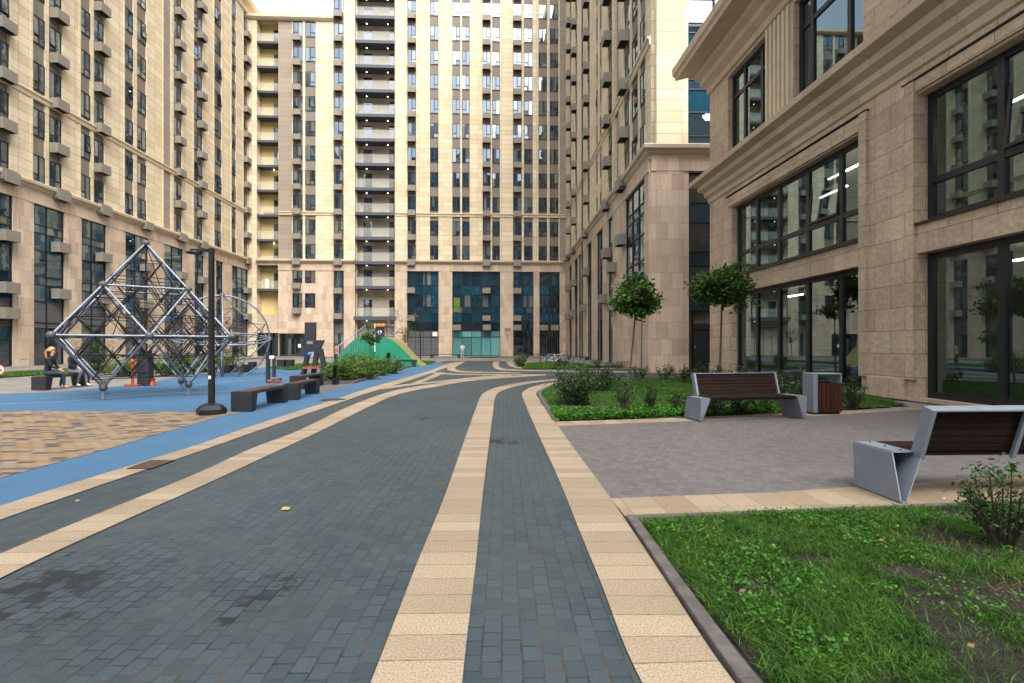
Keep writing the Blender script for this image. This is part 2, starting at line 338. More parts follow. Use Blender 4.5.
M['hair_blond'] = pmat('blond_hair', (0.44, 0.25, 0.10), 0.6, var=0.25, scale=40)
M['hair_red'] = pmat('auburn_hair', (0.30, 0.11, 0.045), 0.6, var=0.25, scale=40)
M['hair_dark'] = pmat('dark_hair', (0.02, 0.013, 0.01), 0.6, var=0.2, scale=40)
M['tyre'] = pmat('tyre', (0.012, 0.012, 0.012), 0.9)
M['chrome'] = pmat('rim_metal', (0.5, 0.5, 0.5), 0.3, 0.8)
M['mint'] = pmat('mint_paint', (0.25, 0.50, 0.45), 0.4)
M['maroon'] = pmat('maroon_paint', (0.12, 0.02, 0.03), 0.4)
M['dry_leaf'] = pmat('fallen_leaf', (0.15, 0.075, 0.03), 0.8)
M['yellow_leaf'] = pmat('yellow_paper', (0.30, 0.28, 0.07), 0.8)
M['pebble'] = pmat('pale_pebble', (0.4, 0.36, 0.3), 0.8)

# ------------------------------------------------------------------ mesh helpers
class MB:
    def __init__(s): s.v = []; s.f = []; s.m = []; s.uv = {}; s.sm = []
    def add(s, vs, fs, m=0, smooth=False):
        o = len(s.v); s.v += [tuple(v) for v in vs]
        for f in fs: s.f.append([i + o for i in f]); s.m.append(m); s.sm.append(smooth)
    def quad(s, a, b, c, d, m=0, uv=None):
        if uv: s.uv[len(s.f)] = uv
        s.add([a, b, c, d], [(0, 1, 2, 3)], m)
    def poly(s, pts, m=0): s.add(pts, [tuple(range(len(pts)))], m)
    def hexa(s, p, m=0):
        s.add(p, [(0, 3, 2, 1), (4, 5, 6, 7), (0, 1, 5, 4), (1, 2, 6, 5), (2, 3, 7, 6), (3, 0, 4, 7)], m)
    def box(s, x0, x1, y0, y1, z0, z1, m=0, T=None):
        p = [Vector(q) for q in ((x0, y0, z0), (x1, y0, z0), (x1, y1, z0), (x0, y1, z0), (x0, y0, z1), (x1, y0, z1), (x1, y1, z1), (x0, y1, z1))]
        if T is not None: p = [T @ q for q in p]
        s.hexa(p, m)
    def cbox(s, c, sx, sy, sz, rz=0, m=0):
        s.box(-sx / 2, sx / 2, -sy / 2, sy / 2, -sz / 2, sz / 2, m, Matrix.Translation(c) @ Matrix.Rotation(rz, 4, 'Z'))
    def prism(s, poly, z0, z1, m=0, mtop=None):
        n = len(poly); vs = [(p[0], p[1], z0) for p in poly] + [(p[0], p[1], z1) for p in poly]
        s.add(vs, [tuple(range(n))[::-1]] + [(i, (i + 1) % n, n + (i + 1) % n, n + i) for i in range(n)], m)
        s.add([(p[0], p[1], z1) for p in poly], [tuple(range(n))], m if mtop is None else mtop)
    def tube(s, pts, r, n=8, m=0, smooth=True, closed=False, r1=None):
        pts = [Vector(p) for p in pts]; k = len(pts); rings = []
        up = Vector((0, 0, 1)); prev = None
        for i, p in enumerate(pts):
            a = pts[i - 1] if (i > 0 or closed) else p; b = pts[(i + 1) % k] if (i < k - 1 or closed) else p
            d = (b - a).normalized()
            if prev is None:
                x = d.cross(up if abs(d.z) < 0.95 else Vector((1, 0, 0))).normalized()
            else:
                x = (prev - d * prev.dot(d)).normalized()
            prev = x; y = d.cross(x)
            rr = r if r1 is None else r + (r1 - r) * i / max(1, k - 1)
            rings.append([p + (x * math.cos(2 * PI * j / n) + y * math.sin(2 * PI * j / n)) * rr for j in range(n)])
        vs = [v for q in rings for v in q]; fs = []
        for i in range(k if closed else k - 1):
            a = i * n; b = ((i + 1) % k) * n
            fs += [(a + j, a + (j + 1) % n, b + (j + 1) % n, b + j) for j in range(n)]
        s.add(vs, fs, m, smooth)
        if not closed:
            s.add(rings[0], [tuple(range(n))[::-1]], m); s.add(rings[-1], [tuple(range(n))], m)
    def ball(s, c, r, n=10, m=0, sz=1.0):
        c = Vector(c); vs = []; fs = []; R = n // 2
        for i in range(R + 1):
            t = PI * i / R
            for j in range(n):
                a = 2 * PI * j / n; vs.append(c + Vector((r * math.sin(t) * math.cos(a), r * math.sin(t) * math.sin(a), r * sz * math.cos(t))))
        for i in range(R):
            for j in range(n): fs.append((i * n + j, (i + 1) * n + j, (i + 1) * n + (j + 1) % n, i * n + (j + 1) % n))
        s.add(vs, fs, m, True)
    def lathe(s, c, prof, n=16, m=0, smooth=True):
        c = Vector(c); vs = []; fs = []
        for (r, z) in prof:
            for j in range(n): a = 2 * PI * (j + .5) / n; vs.append(c + Vector((r * math.cos(a), r * math.sin(a), z)))
        for i in range(len(prof) - 1):
            for j in range(n): fs.append((i * n + j, i * n + (j + 1) % n, (i + 1) * n + (j + 1) % n, (i + 1) * n + j))
        s.add(vs, fs, m, smooth); k = (len(prof) - 1) * n
        s.add(vs[k:], [tuple(range(n))], m); s.add(vs[:n], [tuple(range(n))[::-1]], m)
    def mesh(s, name, mats, org=(0, 0, 0)):
        me = bpy.data.meshes.new(name); o = Vector(org)
        me.from_pydata([Vector(v) - o for v in s.v], [], s.f)
        for mm in mats: me.materials.append(mm)
        me.polygons.foreach_set('material_index', s.m); me.polygons.foreach_set('use_smooth', s.sm)
        uvl = me.uv_layers.new(name='UVMap'); data = uvl.data
        for p in me.polygons:
            ex = s.uv.get(p.index)
            if ex:
                for li, q in zip(p.loop_indices, ex): data[li].uv = q
                continue
            nx, ny, nz = (abs(c) for c in p.normal)
            for li, vi in zip(p.loop_indices, p.vertices):
                v = s.v[vi]
                data[li].uv = (v[0], v[1]) if nz >= nx and nz >= ny else ((v[1], v[2]) if nx > ny else (v[0], v[2]))
        me.update(); return me
    def build(s, name, mats, parent=None, world=True, kind=None, bevel=0.0):
        if not isinstance(mats, (list, tuple)): mats = [mats]
        org = parent.matrix_world.translation if (parent is not None and world) else (0, 0, 0)
        if parent is not None and world: org = wloc(parent)
        o = bpy.data.objects.new(name, s.mesh(name, mats, org)); COL.objects.link(o)
        if parent is not None: o.parent = parent
        if kind: o['kind'] = kind
        if bevel:
            bv = o.modifiers.new('bevel', 'BEVEL'); bv.width = bevel; bv.segments = 2; bv.limit_method = 'ANGLE'
        return o

def wloc(o):
    v = Vector((0, 0, 0))
    while o is not None: v += o.location; o = o.parent
    return v

def np_mesh(name, V, Fq, mats, parent=None, midx=None, kind=None):
    me = bpy.data.meshes.new(name); V = np.asarray(V, dtype=np.float32); Fq = np.asarray(Fq, dtype=np.int32)
    if parent is not None: V = V - np.array(wloc(parent), dtype=np.float32)
    me.vertices.add(len(V)); me.vertices.foreach_set('co', V.ravel())
    k = Fq.shape[1]; me.loops.add(Fq.size); me.loops.foreach_set('vertex_index', Fq.ravel())
    me.polygons.add(len(Fq)); me.polygons.foreach_set('loop_start', np.arange(0, Fq.size, k, dtype=np.int32))
    me.polygons.foreach_set('loop_total', np.full(len(Fq), k, dtype=np.int32))
    for m in mats: me.materials.append(m)
    if midx is not None: me.polygons.foreach_set('material_index', np.asarray(midx, dtype=np.int32))
    me.update(calc_edges=True); me.validate()
    o = bpy.data.objects.new(name, me); COL.objects.link(o)
    if parent is not None: o.parent = parent
    if kind: o['kind'] = kind
    return o

def tag(o, label=None, cat=None, group=None, kind=None):
    if label: o['label'] = label
    if cat: o['category'] = cat
    if group: o['group'] = group
    if kind: o['kind'] = kind
    return o

def thing(name, label, cat, loc=(0, 0, 0), rz=0.0, group=None):
    o = bpy.data.objects.new(name, None); COL.objects.link(o); o.empty_display_size = 0.2
    o.location = loc; o.rotation_euler = (0, 0, rz)
    return tag(o, label, cat, group)

def copy_tree(o, parent=None):
    c = o.copy(); COL.objects.link(c)
    if parent is not None: c.parent = parent
    for ch in list(o.children): copy_tree(ch, c)
    return c

def structure(o): o['kind'] = 'structure'; return o

# ------------------------------------------------------------------ ground surfaces
def sheet(name, pts, z, mat, kind='structure'):
    mb = MB(); mb.poly([(p[0], p[1], z) for p in pts]); o = mb.build(name, mat)
    me = o.data
    if me.polygons[0].normal.z < 0: me.flip_normals()
    o['kind'] = kind; return o

def px(pts): return [g(*p) for p in pts]

def spline(pts, n=8):
    """Catmull-Rom through 2-D points"""
    P = [Vector((p[0], p[1])) for p in pts]; out = []
    for i in range(len(P) - 1):
        p0 = P[i - 1] if i else P[i] * 2 - P[i + 1]; p1 = P[i]; p2 = P[i + 1]; p3 = P[i + 2] if i + 2 < len(P) else p2 * 2 - p1
        for j in range(n):
            t = j / n
            out.append(0.5 * ((2 * p1) + (p2 - p0) * t + (2 * p0 - 5 * p1 + 4 * p2 - p3) * t * t + (3 * p1 - p0 - 3 * p2 + p3) * t ** 3))
    out.append(P[-1]); return out

def ribbon(name, left, right, z, mat, pxs=True):
    """paving band between two edges given as matching lists of points"""
    L = spline(px(left) if pxs else left); R = spline(px(right) if pxs else right)
    mb = MB(); dist = 0.0; n = len(L); C = [(L[i] + R[i]) / 2 for i in range(n)]; uvs = []
    for i in range(n):
        if i: dist += (C[i] - C[i - 1]).length
        t = (C[min(n - 1, i + 1)] - C[max(0, i - 1)]).normalized(); q = Vector((t.y, -t.x))
        uvs.append([(0.9 + (p - C[i]).dot(q), dist + (p - C[i]).dot(t)) for p in (L[i], R[i])])
    for i in range(n - 1):
        a, b, c, d = L[i], R[i], R[i + 1], L[i + 1]
        mb.quad((a.x, a.y, z), (b.x, b.y, z), (c.x, c.y, z), (d.x, d.y, z), 0, [uvs[i][0], uvs[i][1], uvs[i + 1][1], uvs[i + 1][0]])
    o = mb.build(name, mat)
    if o.data.polygons[0].normal.z < 0: o.data.flip_normals()
    return structure(o)

ground = sheet('ground', [(-300, -300), (300, -300), (300, 400), (-300, 400)], -0.024, M['pave'])

# slate block road: the big sheet in the middle
road = sheet('road', [g(-2500, 683).xy, (-9, -12), (6, -12), (1.2, 0.2), g(640, 560).xy, g(560, 430).xy, g(537, 396).xy, g(560, 383).xy, g(600, 379.5).xy, g(760, 377).xy, (13.5, 30), (13.5, 26.4)][1:10]
             + [g(705, 371.0), g(640, 368.6), g(560, 368.3), g(516, 367.5), g(507, 361.2), g(493, 360.6), g(446, 360.8), g(412, 368), g(353, 389), g(250, 428), g(100, 476), g(0, 507), (-9, 2.5)], -0.0125, M['road'])

# tan bands set into the road
R_l = [(790, 900), (643, 683), (600, 579.5), (579.5, 530), (557.3, 475.4), (537.4, 432), (526.8, 407.5), (522.2, 394.6), (524.5, 390.4), (533.9, 386.2), (555, 381.7), (590, 379.0)]
R_r = [(935, 900), (736, 683), (666.8, 581), (630, 526), (600, 483), (566, 437), (544, 405), (536.4, 394.6), (537.8, 391.2), (543, 388.2), (558, 384.2), (592, 380.6)]
M_l = [(280, 900), (370, 683), (418, 560), (443, 499.5), (461, 449.6), (473.4, 415), (480.4, 397), (486.2, 391.3), (498.4, 386.8), (523, 382.1), (555, 379.0), (590, 377.0)]
M_r = [(448, 900), (462, 683), (476, 560), (482.9, 492.8), (488.2, 449.6), (492.6, 415), (495.3, 397), (500, 391.6), (512.5, 387.2), (533.6, 382.8), (556, 380.5), (591, 378.2)]
S2_t = [(-260, 665), (0, 553), (100.7, 512), (200, 471.5), (253, 447.5), (300, 429.5), (352.7, 404.6), (391.4, 391.2), (423, 385.3), (480, 377.6), (544, 374.2)]
S2_b = [(-260, 715), (0, 577.5), (100, 530.5), (200, 486.2), (267.8, 455), (320, 430.8), (370.3, 405.8), (398.4, 394.2), (431.8, 387.2), (482, 379.6), (546, 375.2)]
S1_t = [(-260, 592), (0, 505.4), (117, 469), (200, 443.4), (253, 425.2), (320, 403.8), (370.3, 387.6), (401, 378.8), (430, 370.3), (449.4, 363.2), (463, 361.3)]
S1_b = [(-260, 612), (0, 519), (137, 472), (200, 450.6), (253, 432), (320, 409), (376, 390.2), (408, 380.8), (435, 371.6), (455, 364.5), (465, 362.2)]
ribbon('paving_band', R_l, R_r, -0.004, M['tan'])
ribbon('paving_band', M_l, M_r, -0.004, M['tan'])
ribbon('paving_band', S2_t, S2_b, -0.004, M['tan'])
ribbon('paving_band', S1_t, S1_b, -0.0045, M['tan'])
# thinner far bands that weave into each other
ribbon('paving_band', [(379, 387.6), (409, 383.6), (440.6, 380.6), (480, 376.6), (510, 374.6)], [(381, 389.6), (411, 385.2), (443, 382), (482, 377.8), (512, 375.4)], -0.0025, M['tan'])
ribbon('paving_band', [(409, 384), (424, 378.5), (438, 372.2)], [(418, 383.6), (434, 377.8), (446, 372.6)], -0.002, M['tan'])
ribbon('paving_band', [(429, 371.4), (441, 372.8), (465, 373.8), (500, 374.2), (546, 374.2)], [(428, 372.6), (441, 374), (465, 375), (500, 375.2), (546, 375)], -0.0015, M['tan'])
ribbon('paving_band', [(456, 362.2), (451, 365), (447, 368), (450, 370.6), (464, 372.4), (490, 373), (520, 373.4)], [(464, 362.2), (458, 365.6), (455, 368), (458, 370.2), (468, 371.4), (492, 372), (522, 372.6)], -0.001, M['tan'])
ribbon('paving_band', [(493, 361.6), (493, 366), (497.5, 369.4), (512, 370.6), (545, 371.4), (600, 372.2), (700, 373.4)], [(499, 361.6), (499, 366), (504, 368.6), (515, 369.5), (545, 370.2), (600, 370.9), (700, 372)], -0.002, M['tan'])
ribbon('paving_band', [(506, 361.6), (508.5, 365), (516, 368.2)], [(512, 361.6), (516, 365), (524, 367.8)], -0.003, M['tan'])

# blue rubber playground
blue_pts = px([(-330, 620), (0, 505.0), (117, 469), (200, 443.4), (253, 425.2), (320, 403.8), (370.3, 387.6), (401, 378.8), (430, 370.3), (448, 363.3), (434, 362.6), (380, 361.5), (300, 363), (228, 371), (190, 375), (157, 380.5), (122, 385.5), (60, 391.5), (0, 393.5), (-120, 399), (-330, 420)])
sheet('rubber_surface', [p.xy for p in blue_pts], -0.010, M['blue'])
sheet('ochre_paving', [p.xy for p in px([(-330, 566), (0, 477.3), (114, 446.5), (177.7, 428), (215, 417.5), (243, 411.6), (198, 411.8), (100, 411), (0, 410.4), (-330, 409)])], -0.005, M['yellow'])
sheet('grey_paving_patch', [p.xy for p in px([(322, 393.5), (352, 384.2), (398, 370.6), (412, 367), (400, 366.5), (326, 381), (318, 386)])], -0.0055, M['plaza'])
ribbon('rubber_line', [(-100, 405.6), (60, 401), (160, 393), (240, 391)], [(-100, 406.3), (60, 401.7), (160, 393.6), (240, 391.6)], -0.0065, M['blue_pale'])
ribbon('rubber_line', [(40, 397.6), (120, 393.8), (220, 382), (300, 377)], [(40, 398.1), (120, 394.3), (220, 382.4), (300, 377.3)], -0.0065, M['blue_pale'])

# plaza on the right with its tan edging
sheet('plaza', [p.xy for p in px([(611, 498.5), (582, 459.5), (556.5, 424), (686, 419.5), (815, 414.5), (915, 408.5), (1024, 412), (1500, 430), (1500, 470), (860, 492), (780, 498), (625, 506)])], -0.006, M['plaza'])
sheet('plaza_edging', [p.xy for p in px([(610.7, 498), (780, 491.5), (859.6, 486), (1024, 475), (1300, 462), (1300, 492), (975, 503), (780, 511), (625, 516)])], -0.003, M['tan_band'])
sheet('plaza_edging', [p.xy for p in px([(556.7, 425.8), (553.5, 421.5), (685.9, 417.4), (810.6, 412), (915, 406.6), (960, 408.5), (915, 409.5), (815, 416), (686, 421)])], -0.003, M['tan_band'])
sheet('office_apron', [p.xy for p in px([(862, 399), (915, 403.5), (1024, 414), (1200, 432), (1200, 462), (1024, 424), (960, 409), (915, 407), (870, 403.5)])], -0.0015, M['pave'])

def kerb(name, pts, w, h, z0=-0.02):
    """stone kerb following a line, w wide to its right"""
    P = [Vector((p[0], p[1])) for p in pts]; mb = MB()
    offs = []
    for i, p in enumerate(P):
        a = P[max(0, i - 1)]; b = P[min(len(P) - 1, i + 1)]; d = (b - a).normalized(); offs.append(p + Vector((d.y, -d.x)) * w)
    for i in range(len(P) - 1):
        L = (P[i + 1] - P[i]).length; n = max(1, round(L / 1.0))
        for j in range(n):
            t0, t1 = j / n, (j + 1) / n - 0.006 / L
            a, b = P[i].lerp(P[i + 1], t0), P[i].lerp(P[i + 1], t1); c, d = offs[i].lerp(offs[i + 1], t1), offs[i].lerp(offs[i + 1], t0)
            mb.hexa([(a.x, a.y, z0), (d.x, d.y, z0), (c.x, c.y, z0), (b.x, b.y, z0), (a.x, a.y, h), (d.x, d.y, h), (c.x, c.y, h), (b.x, b.y, h)])
    o = mb.build(name, M['kerb'], bevel=0.008); return structure(o)

kerb('kerb', [p.xy for p in px([(940, 905), (738, 683), (668, 581), (626, 517.5)])], 0.08, 0.025)
kerb('kerb', [p.xy for p in px([(626, 517.0), (780, 511.6), (975, 503.5), (1300, 492.5)])], 0.07, 0.02)
kerb('kerb', [p.xy for p in spline(px([(553.0, 420.5), (546, 409), (537.6, 394.8), (539.0, 391.4), (545, 388), (560, 384), (592, 380.2)]), 4)], 0.12, 0.03)

# ------------------------------------------------------------------ grass
def in_poly(P, poly):
    x, y = P[:, 0], P[:, 1]; inside = np.zeros(len(P), bool); n = len(poly); j = n - 1
    for i in range(n):
        xi, yi = poly[i][0], poly[i][1]; xj, yj = poly[j][0], poly[j][1]
        c = ((yi > y) != (yj > y)) & (x < (xj - xi) * (y - yi) / (yj - yi + 1e-12) + xi); inside ^= c; j = i
    return inside

def scatter(poly, n, bare=None):
    A = np.array([[p[0], p[1]] for p in poly]); lo, hi = A.min(0), A.max(0); out = []; got = 0
    while got < n:
        P = lo + (hi - lo) * rng.random((n * 2, 2)); P = P[in_poly(P, A)]
        if bare is not None:
            P = P[rng.random(len(P)) < bare(P)]
        out.append(P); got += len(P)
    return np.concatenate(out)[:n]

def blades(P, h0, h1, w, lean, z0=0.0):
    n = len(P); h = rng.uniform(h0, h1, n); az = rng.uniform(0, 2 * PI, n); la = rng.uniform(0, 2 * PI, n); ln = h * rng.uniform(0.1, 1, n) * lean
    bx = np.cos(az) * w * rng.uniform(.6, 1.3, n); by = np.sin(az) * w * rng.uniform(.6, 1.3, n)
    lx, ly = np.cos(la) * ln, np.sin(la) * ln; V = np.zeros((n, 6, 3))
    for k, (t, ww) in enumerate(((0, 1.0), (0.55, 0.8), (1.0, 0.08))):
        cx = P[:, 0] + lx * t * t; cy = P[:, 1] + ly * t * t; cz = z0 + h * t * (1 - 0.25 * t * lean)
        V[:, 2 * k] = np.stack([cx - bx * ww, cy - by * ww, cz], 1); V[:, 2 * k + 1] = np.stack([cx + bx * ww, cy + by * ww, cz], 1)
    b = (np.arange(n) * 6)[:, None]
    F = np.concatenate([b + np.array([[0, 1, 3, 2]]), b + np.array([[2, 3, 5, 4]])])
    return V.reshape(-1, 3), F

def vnoise(P, s, seed):
    r = np.random.default_rng(seed); a = r.uniform(0, 6.28, 14); k = r.normal(0, 1, (14, 2)) * s; v = np.zeros(len(P))
    for i in range(14): v += np.sin(P @ k[i] + a[i])
    return v / 14 ** .5

def merge(parts):
    Vs, Fs, Ms = [], [], []; o = 0
    for V, F, m in parts: Vs.append(V); Fs.append(F + o); Ms.append(np.full(len(F), m)); o += len(V)
    return np.concatenate(Vs), np.concatenate(Fs), np.concatenate(Ms)

def leaves(C, size, asp=0.55, up=0.35):
    """one folded-diamond leaf per centre"""
    n = len(C); d = rng.normal(0, 1, (n, 3)); d[:, 2] = d[:, 2] * 0.7; d /= np.linalg.norm(d, axis=1)[:, None]
    nn = rng.normal(0, 1, (n, 3)); nn[:, 2] += up * 2.5; s = np.cross(d, nn); s /= np.linalg.norm(s, axis=1)[:, None] + 1e-9
    L = (size * rng.uniform(.65, 1.3, n))[:, None]
    V = np.stack([C, C + d * L * .45 + s * L * asp * .5, C + d * L, C + d * L * .45 - s * L * asp * .5], 1)
    return V.reshape(-1, 3), (np.arange(n) * 4)[:, None] + np.array([[0, 1, 2, 3]])

near_poly = [p.xy for p in px([(768, 683), (705, 606), (640, 521.5), (780, 514.5), (975, 506.5), (1300, 495), (1700, 560), (1500, 700)])] + [Vector((3.2, 1.2)), Vector((1.35, 1.2))]
near_poly = [Vector((p[0], p[1])) for p in near_poly]
def bumpy(name, poly, z, mat, step, amp, seed):
    A = np.array([[p[0], p[1]] for p in poly]); lo, hi = A.min(0), A.max(0)
    mb = MB(); nx, ny = int((hi[0] - lo[0]) / step) + 1, int((hi[1] - lo[1]) / step) + 1
    X, Y = np.meshgrid(lo[0] + np.arange(nx) * step, lo[1] + np.arange(ny) * step, indexing='ij'); G = np.stack([X.ravel(), Y.ravel()], 1)
    ins = in_poly(G + step / 2, A); Z = z + amp * vnoise(G, 5, seed) + amp * .5 * vnoise(G, 17, seed + 1)
    idx = [i * ny + j for i in range(nx - 1) for j in range(ny - 1) if ins[i * ny + j]]
    F = np.array([[i, i + ny, i + ny + 1, i + 1] for i in idx]); V = np.column_stack([G, Z])
    o = np_mesh(name, V, F, [mat]); o.data.polygons.foreach_set('use_smooth', [True] * len(o.data.polygons)); return structure(o)
bumpy('lawn_soil', near_poly, 0.0, M['soil'], 0.05, 0.008, 3)
def bare_near(P):
    v = vnoise(P, 2.2, 21) + 0.5 * vnoise(P, 6, 22)
    q = np.clip((v + 1.2) * 1.0, 0.08, 1)
    for (bx, by, br) in ((*g(985, 598).xy, .28), (*g(915, 575).xy, .2), (*g(760, 590).xy, .22), (*g(960, 516).xy, .25), (*g(720, 655).xy, .2), (*g(810, 560).xy, .14)):
        q *= np.clip((np.hypot((P[:, 0] - bx) / 1.6, P[:, 1] - by) - br * .4) / (br * .6), 0.06, 1)
    return q
Pn = scatter(near_poly, 95000, bare_near)
Pc = scatter(near_poly, 5500, lambda P: np.clip(vnoise(P, 7, 31) + .1, 0, 1) * np.clip(vnoise(P, 1.5, 33) + .8, .1, 1))
Ps = scatter(near_poly, 3800, lambda P: np.clip(0.2 + vnoise(P, 3, 41), 0, 1))
Cc = np.column_stack([Pc, rng.uniform(0.02, 0.075, len(Pc))])
near_fine = scatter(near_poly, 45000, lambda P: np.clip((4.9 - P[:, 1]) / 3, 0.05, 1) * bare_near(P))
Pk = scatter(near_poly, 7000); Ck = np.column_stack([Pk, rng.uniform(.006, .02, len(Pk))])
M['crumb'] = leaf_mat('dead_plant_bits', (0.02, 0.012, 0.006), (0.05, 0.032, 0.016), (0.11, 0.08, 0.04), .1, 5)
V, F, mi = merge([(*blades(Pn, .03, .105, .0024, 1.6), 0), (*blades(near_fine, .02, .06, .0018, 1.0), 0), (*leaves(Cc, .022, .85, 1.2), 1), (*leaves(Cc + rng.normal(0, .010, Cc.shape), .020, .85, 1.2), 1), (*blades(Ps, .03, .10, .0018, 1.9), 2), (*leaves(Ck, .016, .6, 1.5), 3)])
go = np_mesh('grass', V, F, [M['grass'], M['clover'], M['straw'], M['crumb']], midx=mi); tag(go, 'rough weedy grass with bare soil patches in the near corner bed', 'grass', kind='stuff')

mid_poly = [Vector(p.xy) for p in px([(557, 420.5), (549, 409), (541.5, 395.5), (543, 391.6), (549, 388.6), (563, 384.6), (595, 380.6), (690, 377.5), (760, 377), (830, 380), (872, 395), (905, 405.5), (860, 409), (810, 411.4), (686, 416.8)])]
bumpy('lawn_soil', mid_poly, 0.012, M['lawn_base'], 0.25, 0.010, 5)
soil_p = g(590, 411)
def bare_mid(P): return np.clip((np.hypot(P[:, 0] - soil_p.x, P[:, 1] - soil_p.y - .5) - .45) / .4, 0.02, 1)
Pm = scatter(mid_poly, 90000, lambda P: bare_mid(P) * np.clip((30 - P[:, 1]) / 14, .25, 1))
Pe = scatter(mid_poly, 9000, lambda P: bare_mid(P) * np.clip((11.2 - P[:, 1]) / 2.5, .0, 1))
Ce = np.column_stack([Pe, rng.uniform(.02, .10, len(Pe))])
V, F, mi = merge([(*blades(Pm, .03, .075, .006, 1.0, .01), 0), (*leaves(Ce, .055, .7, 1.0), 1), (*leaves(Ce + rng.normal(0, .02, Ce.shape), .05, .7, 1.0), 1)])
tag(np_mesh('grass', V, F, [M['lawn_grass'], M['clover']], midx=mi), 'bright mown lawn behind the silver bench with its slatted back', 'grass', kind='stuff')

def small_lawn(pts, n, label, z=.03):
    poly = [Vector(p.xy) for p in px(pts)]
    structure(bumpy('lawn_soil', poly, z - .01, M['lawn_base'], 0.5, 0.006, 9))
    P = scatter(poly, n); V, F = blades(P, .06, .13, .02, 1.0, z - .01)
    tag(np_mesh('grass', V, F, [M['lawn_grass']]), label, 'grass', kind='stuff')
small_lawn([(524, 369), (527, 363.5), (556, 362.2), (640, 364.5), (655, 366.8), (600, 367.6), (545, 368.8)], 16000, 'green verge under the parked bicycles in front of the right tower')
small_lawn([(-60, 381), (0, 377.6), (45, 375.0), (150, 371), (215, 366.5), (213, 364.5), (120, 368), (40, 371.5), (-60, 376)], 12000, 'strip of lawn between playground and left apartment block')
small_lawn([(404, 365.5), (412, 361.2), (433, 361.6), (436, 362.4), (428, 364.6)], 5000, 'small lawn patch beside the green play hill')
small_lawn([(268, 368), (290, 364.8), (338, 362.8), (338, 366.5), (290, 370)], 5000, 'lawn patch behind the outdoor gym frame')
small_lawn([(470, 357.9), (470, 356.9), (502, 356.9), (505, 357.6)], 2500, 'narrow lawn in front of the pale aqua shop window')

# kerb and pavement along the right tower
mbp = MB(); mbp.prism([p for p in [g(655, 367).xy, g(709, 369).xy, (13.0, 28.5), (9.5, 65.0), (7.0, 65.0), (6.5, 50), (6.6, 40), (7.2, 34)]], -0.02, 0.13)
structure(mbp.build('pavement', M['pave']))
mbp = MB(); mbp.prism([(-30.4, 12), (-24.5, 12), (-25.5, 62), (-9, 62), (6.5, 62), (6.5, 65.7), (-30.4, 67)], -0.02, 0.10)
structure(mbp.build('pavement', M['pave']))

# ------------------------------------------------------------------ facades
class Fac:
    def __init__(s, O, rz):
        s.O = Vector((O[0], O[1], 0)); s.rz = rz
        s.U = Vector((math.cos(rz), math.sin(rz), 0)); s.N = Vector((math.sin(rz), -math.cos(rz), 0))
    def p(s, u, z, d=0.0): return s.O + s.U * u + s.N * d + Vector((0, 0, z))
    def box(s, mb, u0, u1, z0, z1, d0, d1, m=0):
        """d0 < d1 measured outwards"""
        P = s.p
        mb.hexa([P(u0, z0, d1), P(u1, z0, d1), P(u1, z0, d0), P(u0, z0, d0), P(u0, z1, d1), P(u1, z1, d1), P(u1, z1, d0), P(u0, z1, d0)], m)
    def quad(s, mb, u0, u1, z0, z1, d, m=0):
        P = s.p; mb.quad(P(u0, z0, d), P(u1, z0, d), P(u1, z1, d), P(u0, z1, d), m, [(u0, z0), (u1, z0), (u1, z1), (u0, z1)])
    def profile(s, mb, u0, u1, prof, m=0, ret0=False, ret1=False):
        """moulding: prof = list of (depth, z) from bottom to top, closed back to the wall; ret = mitred return at that end"""
        n = len(prof); a = [s.p(u0 - (q[0] if ret0 else 0), q[1], q[0]) for q in prof]; b = [s.p(u1 + (q[0] if ret1 else 0), q[1], q[0]) for q in prof]
        for i in range(n - 1): mb.quad(a[i], b[i], b[i + 1], a[i + 1], m, [(u0, prof[i][1] * 0), (u1, 0), (u1, .2), (u0, .2)])
        mb.poly(a, m); mb.poly(b[::-1], m)

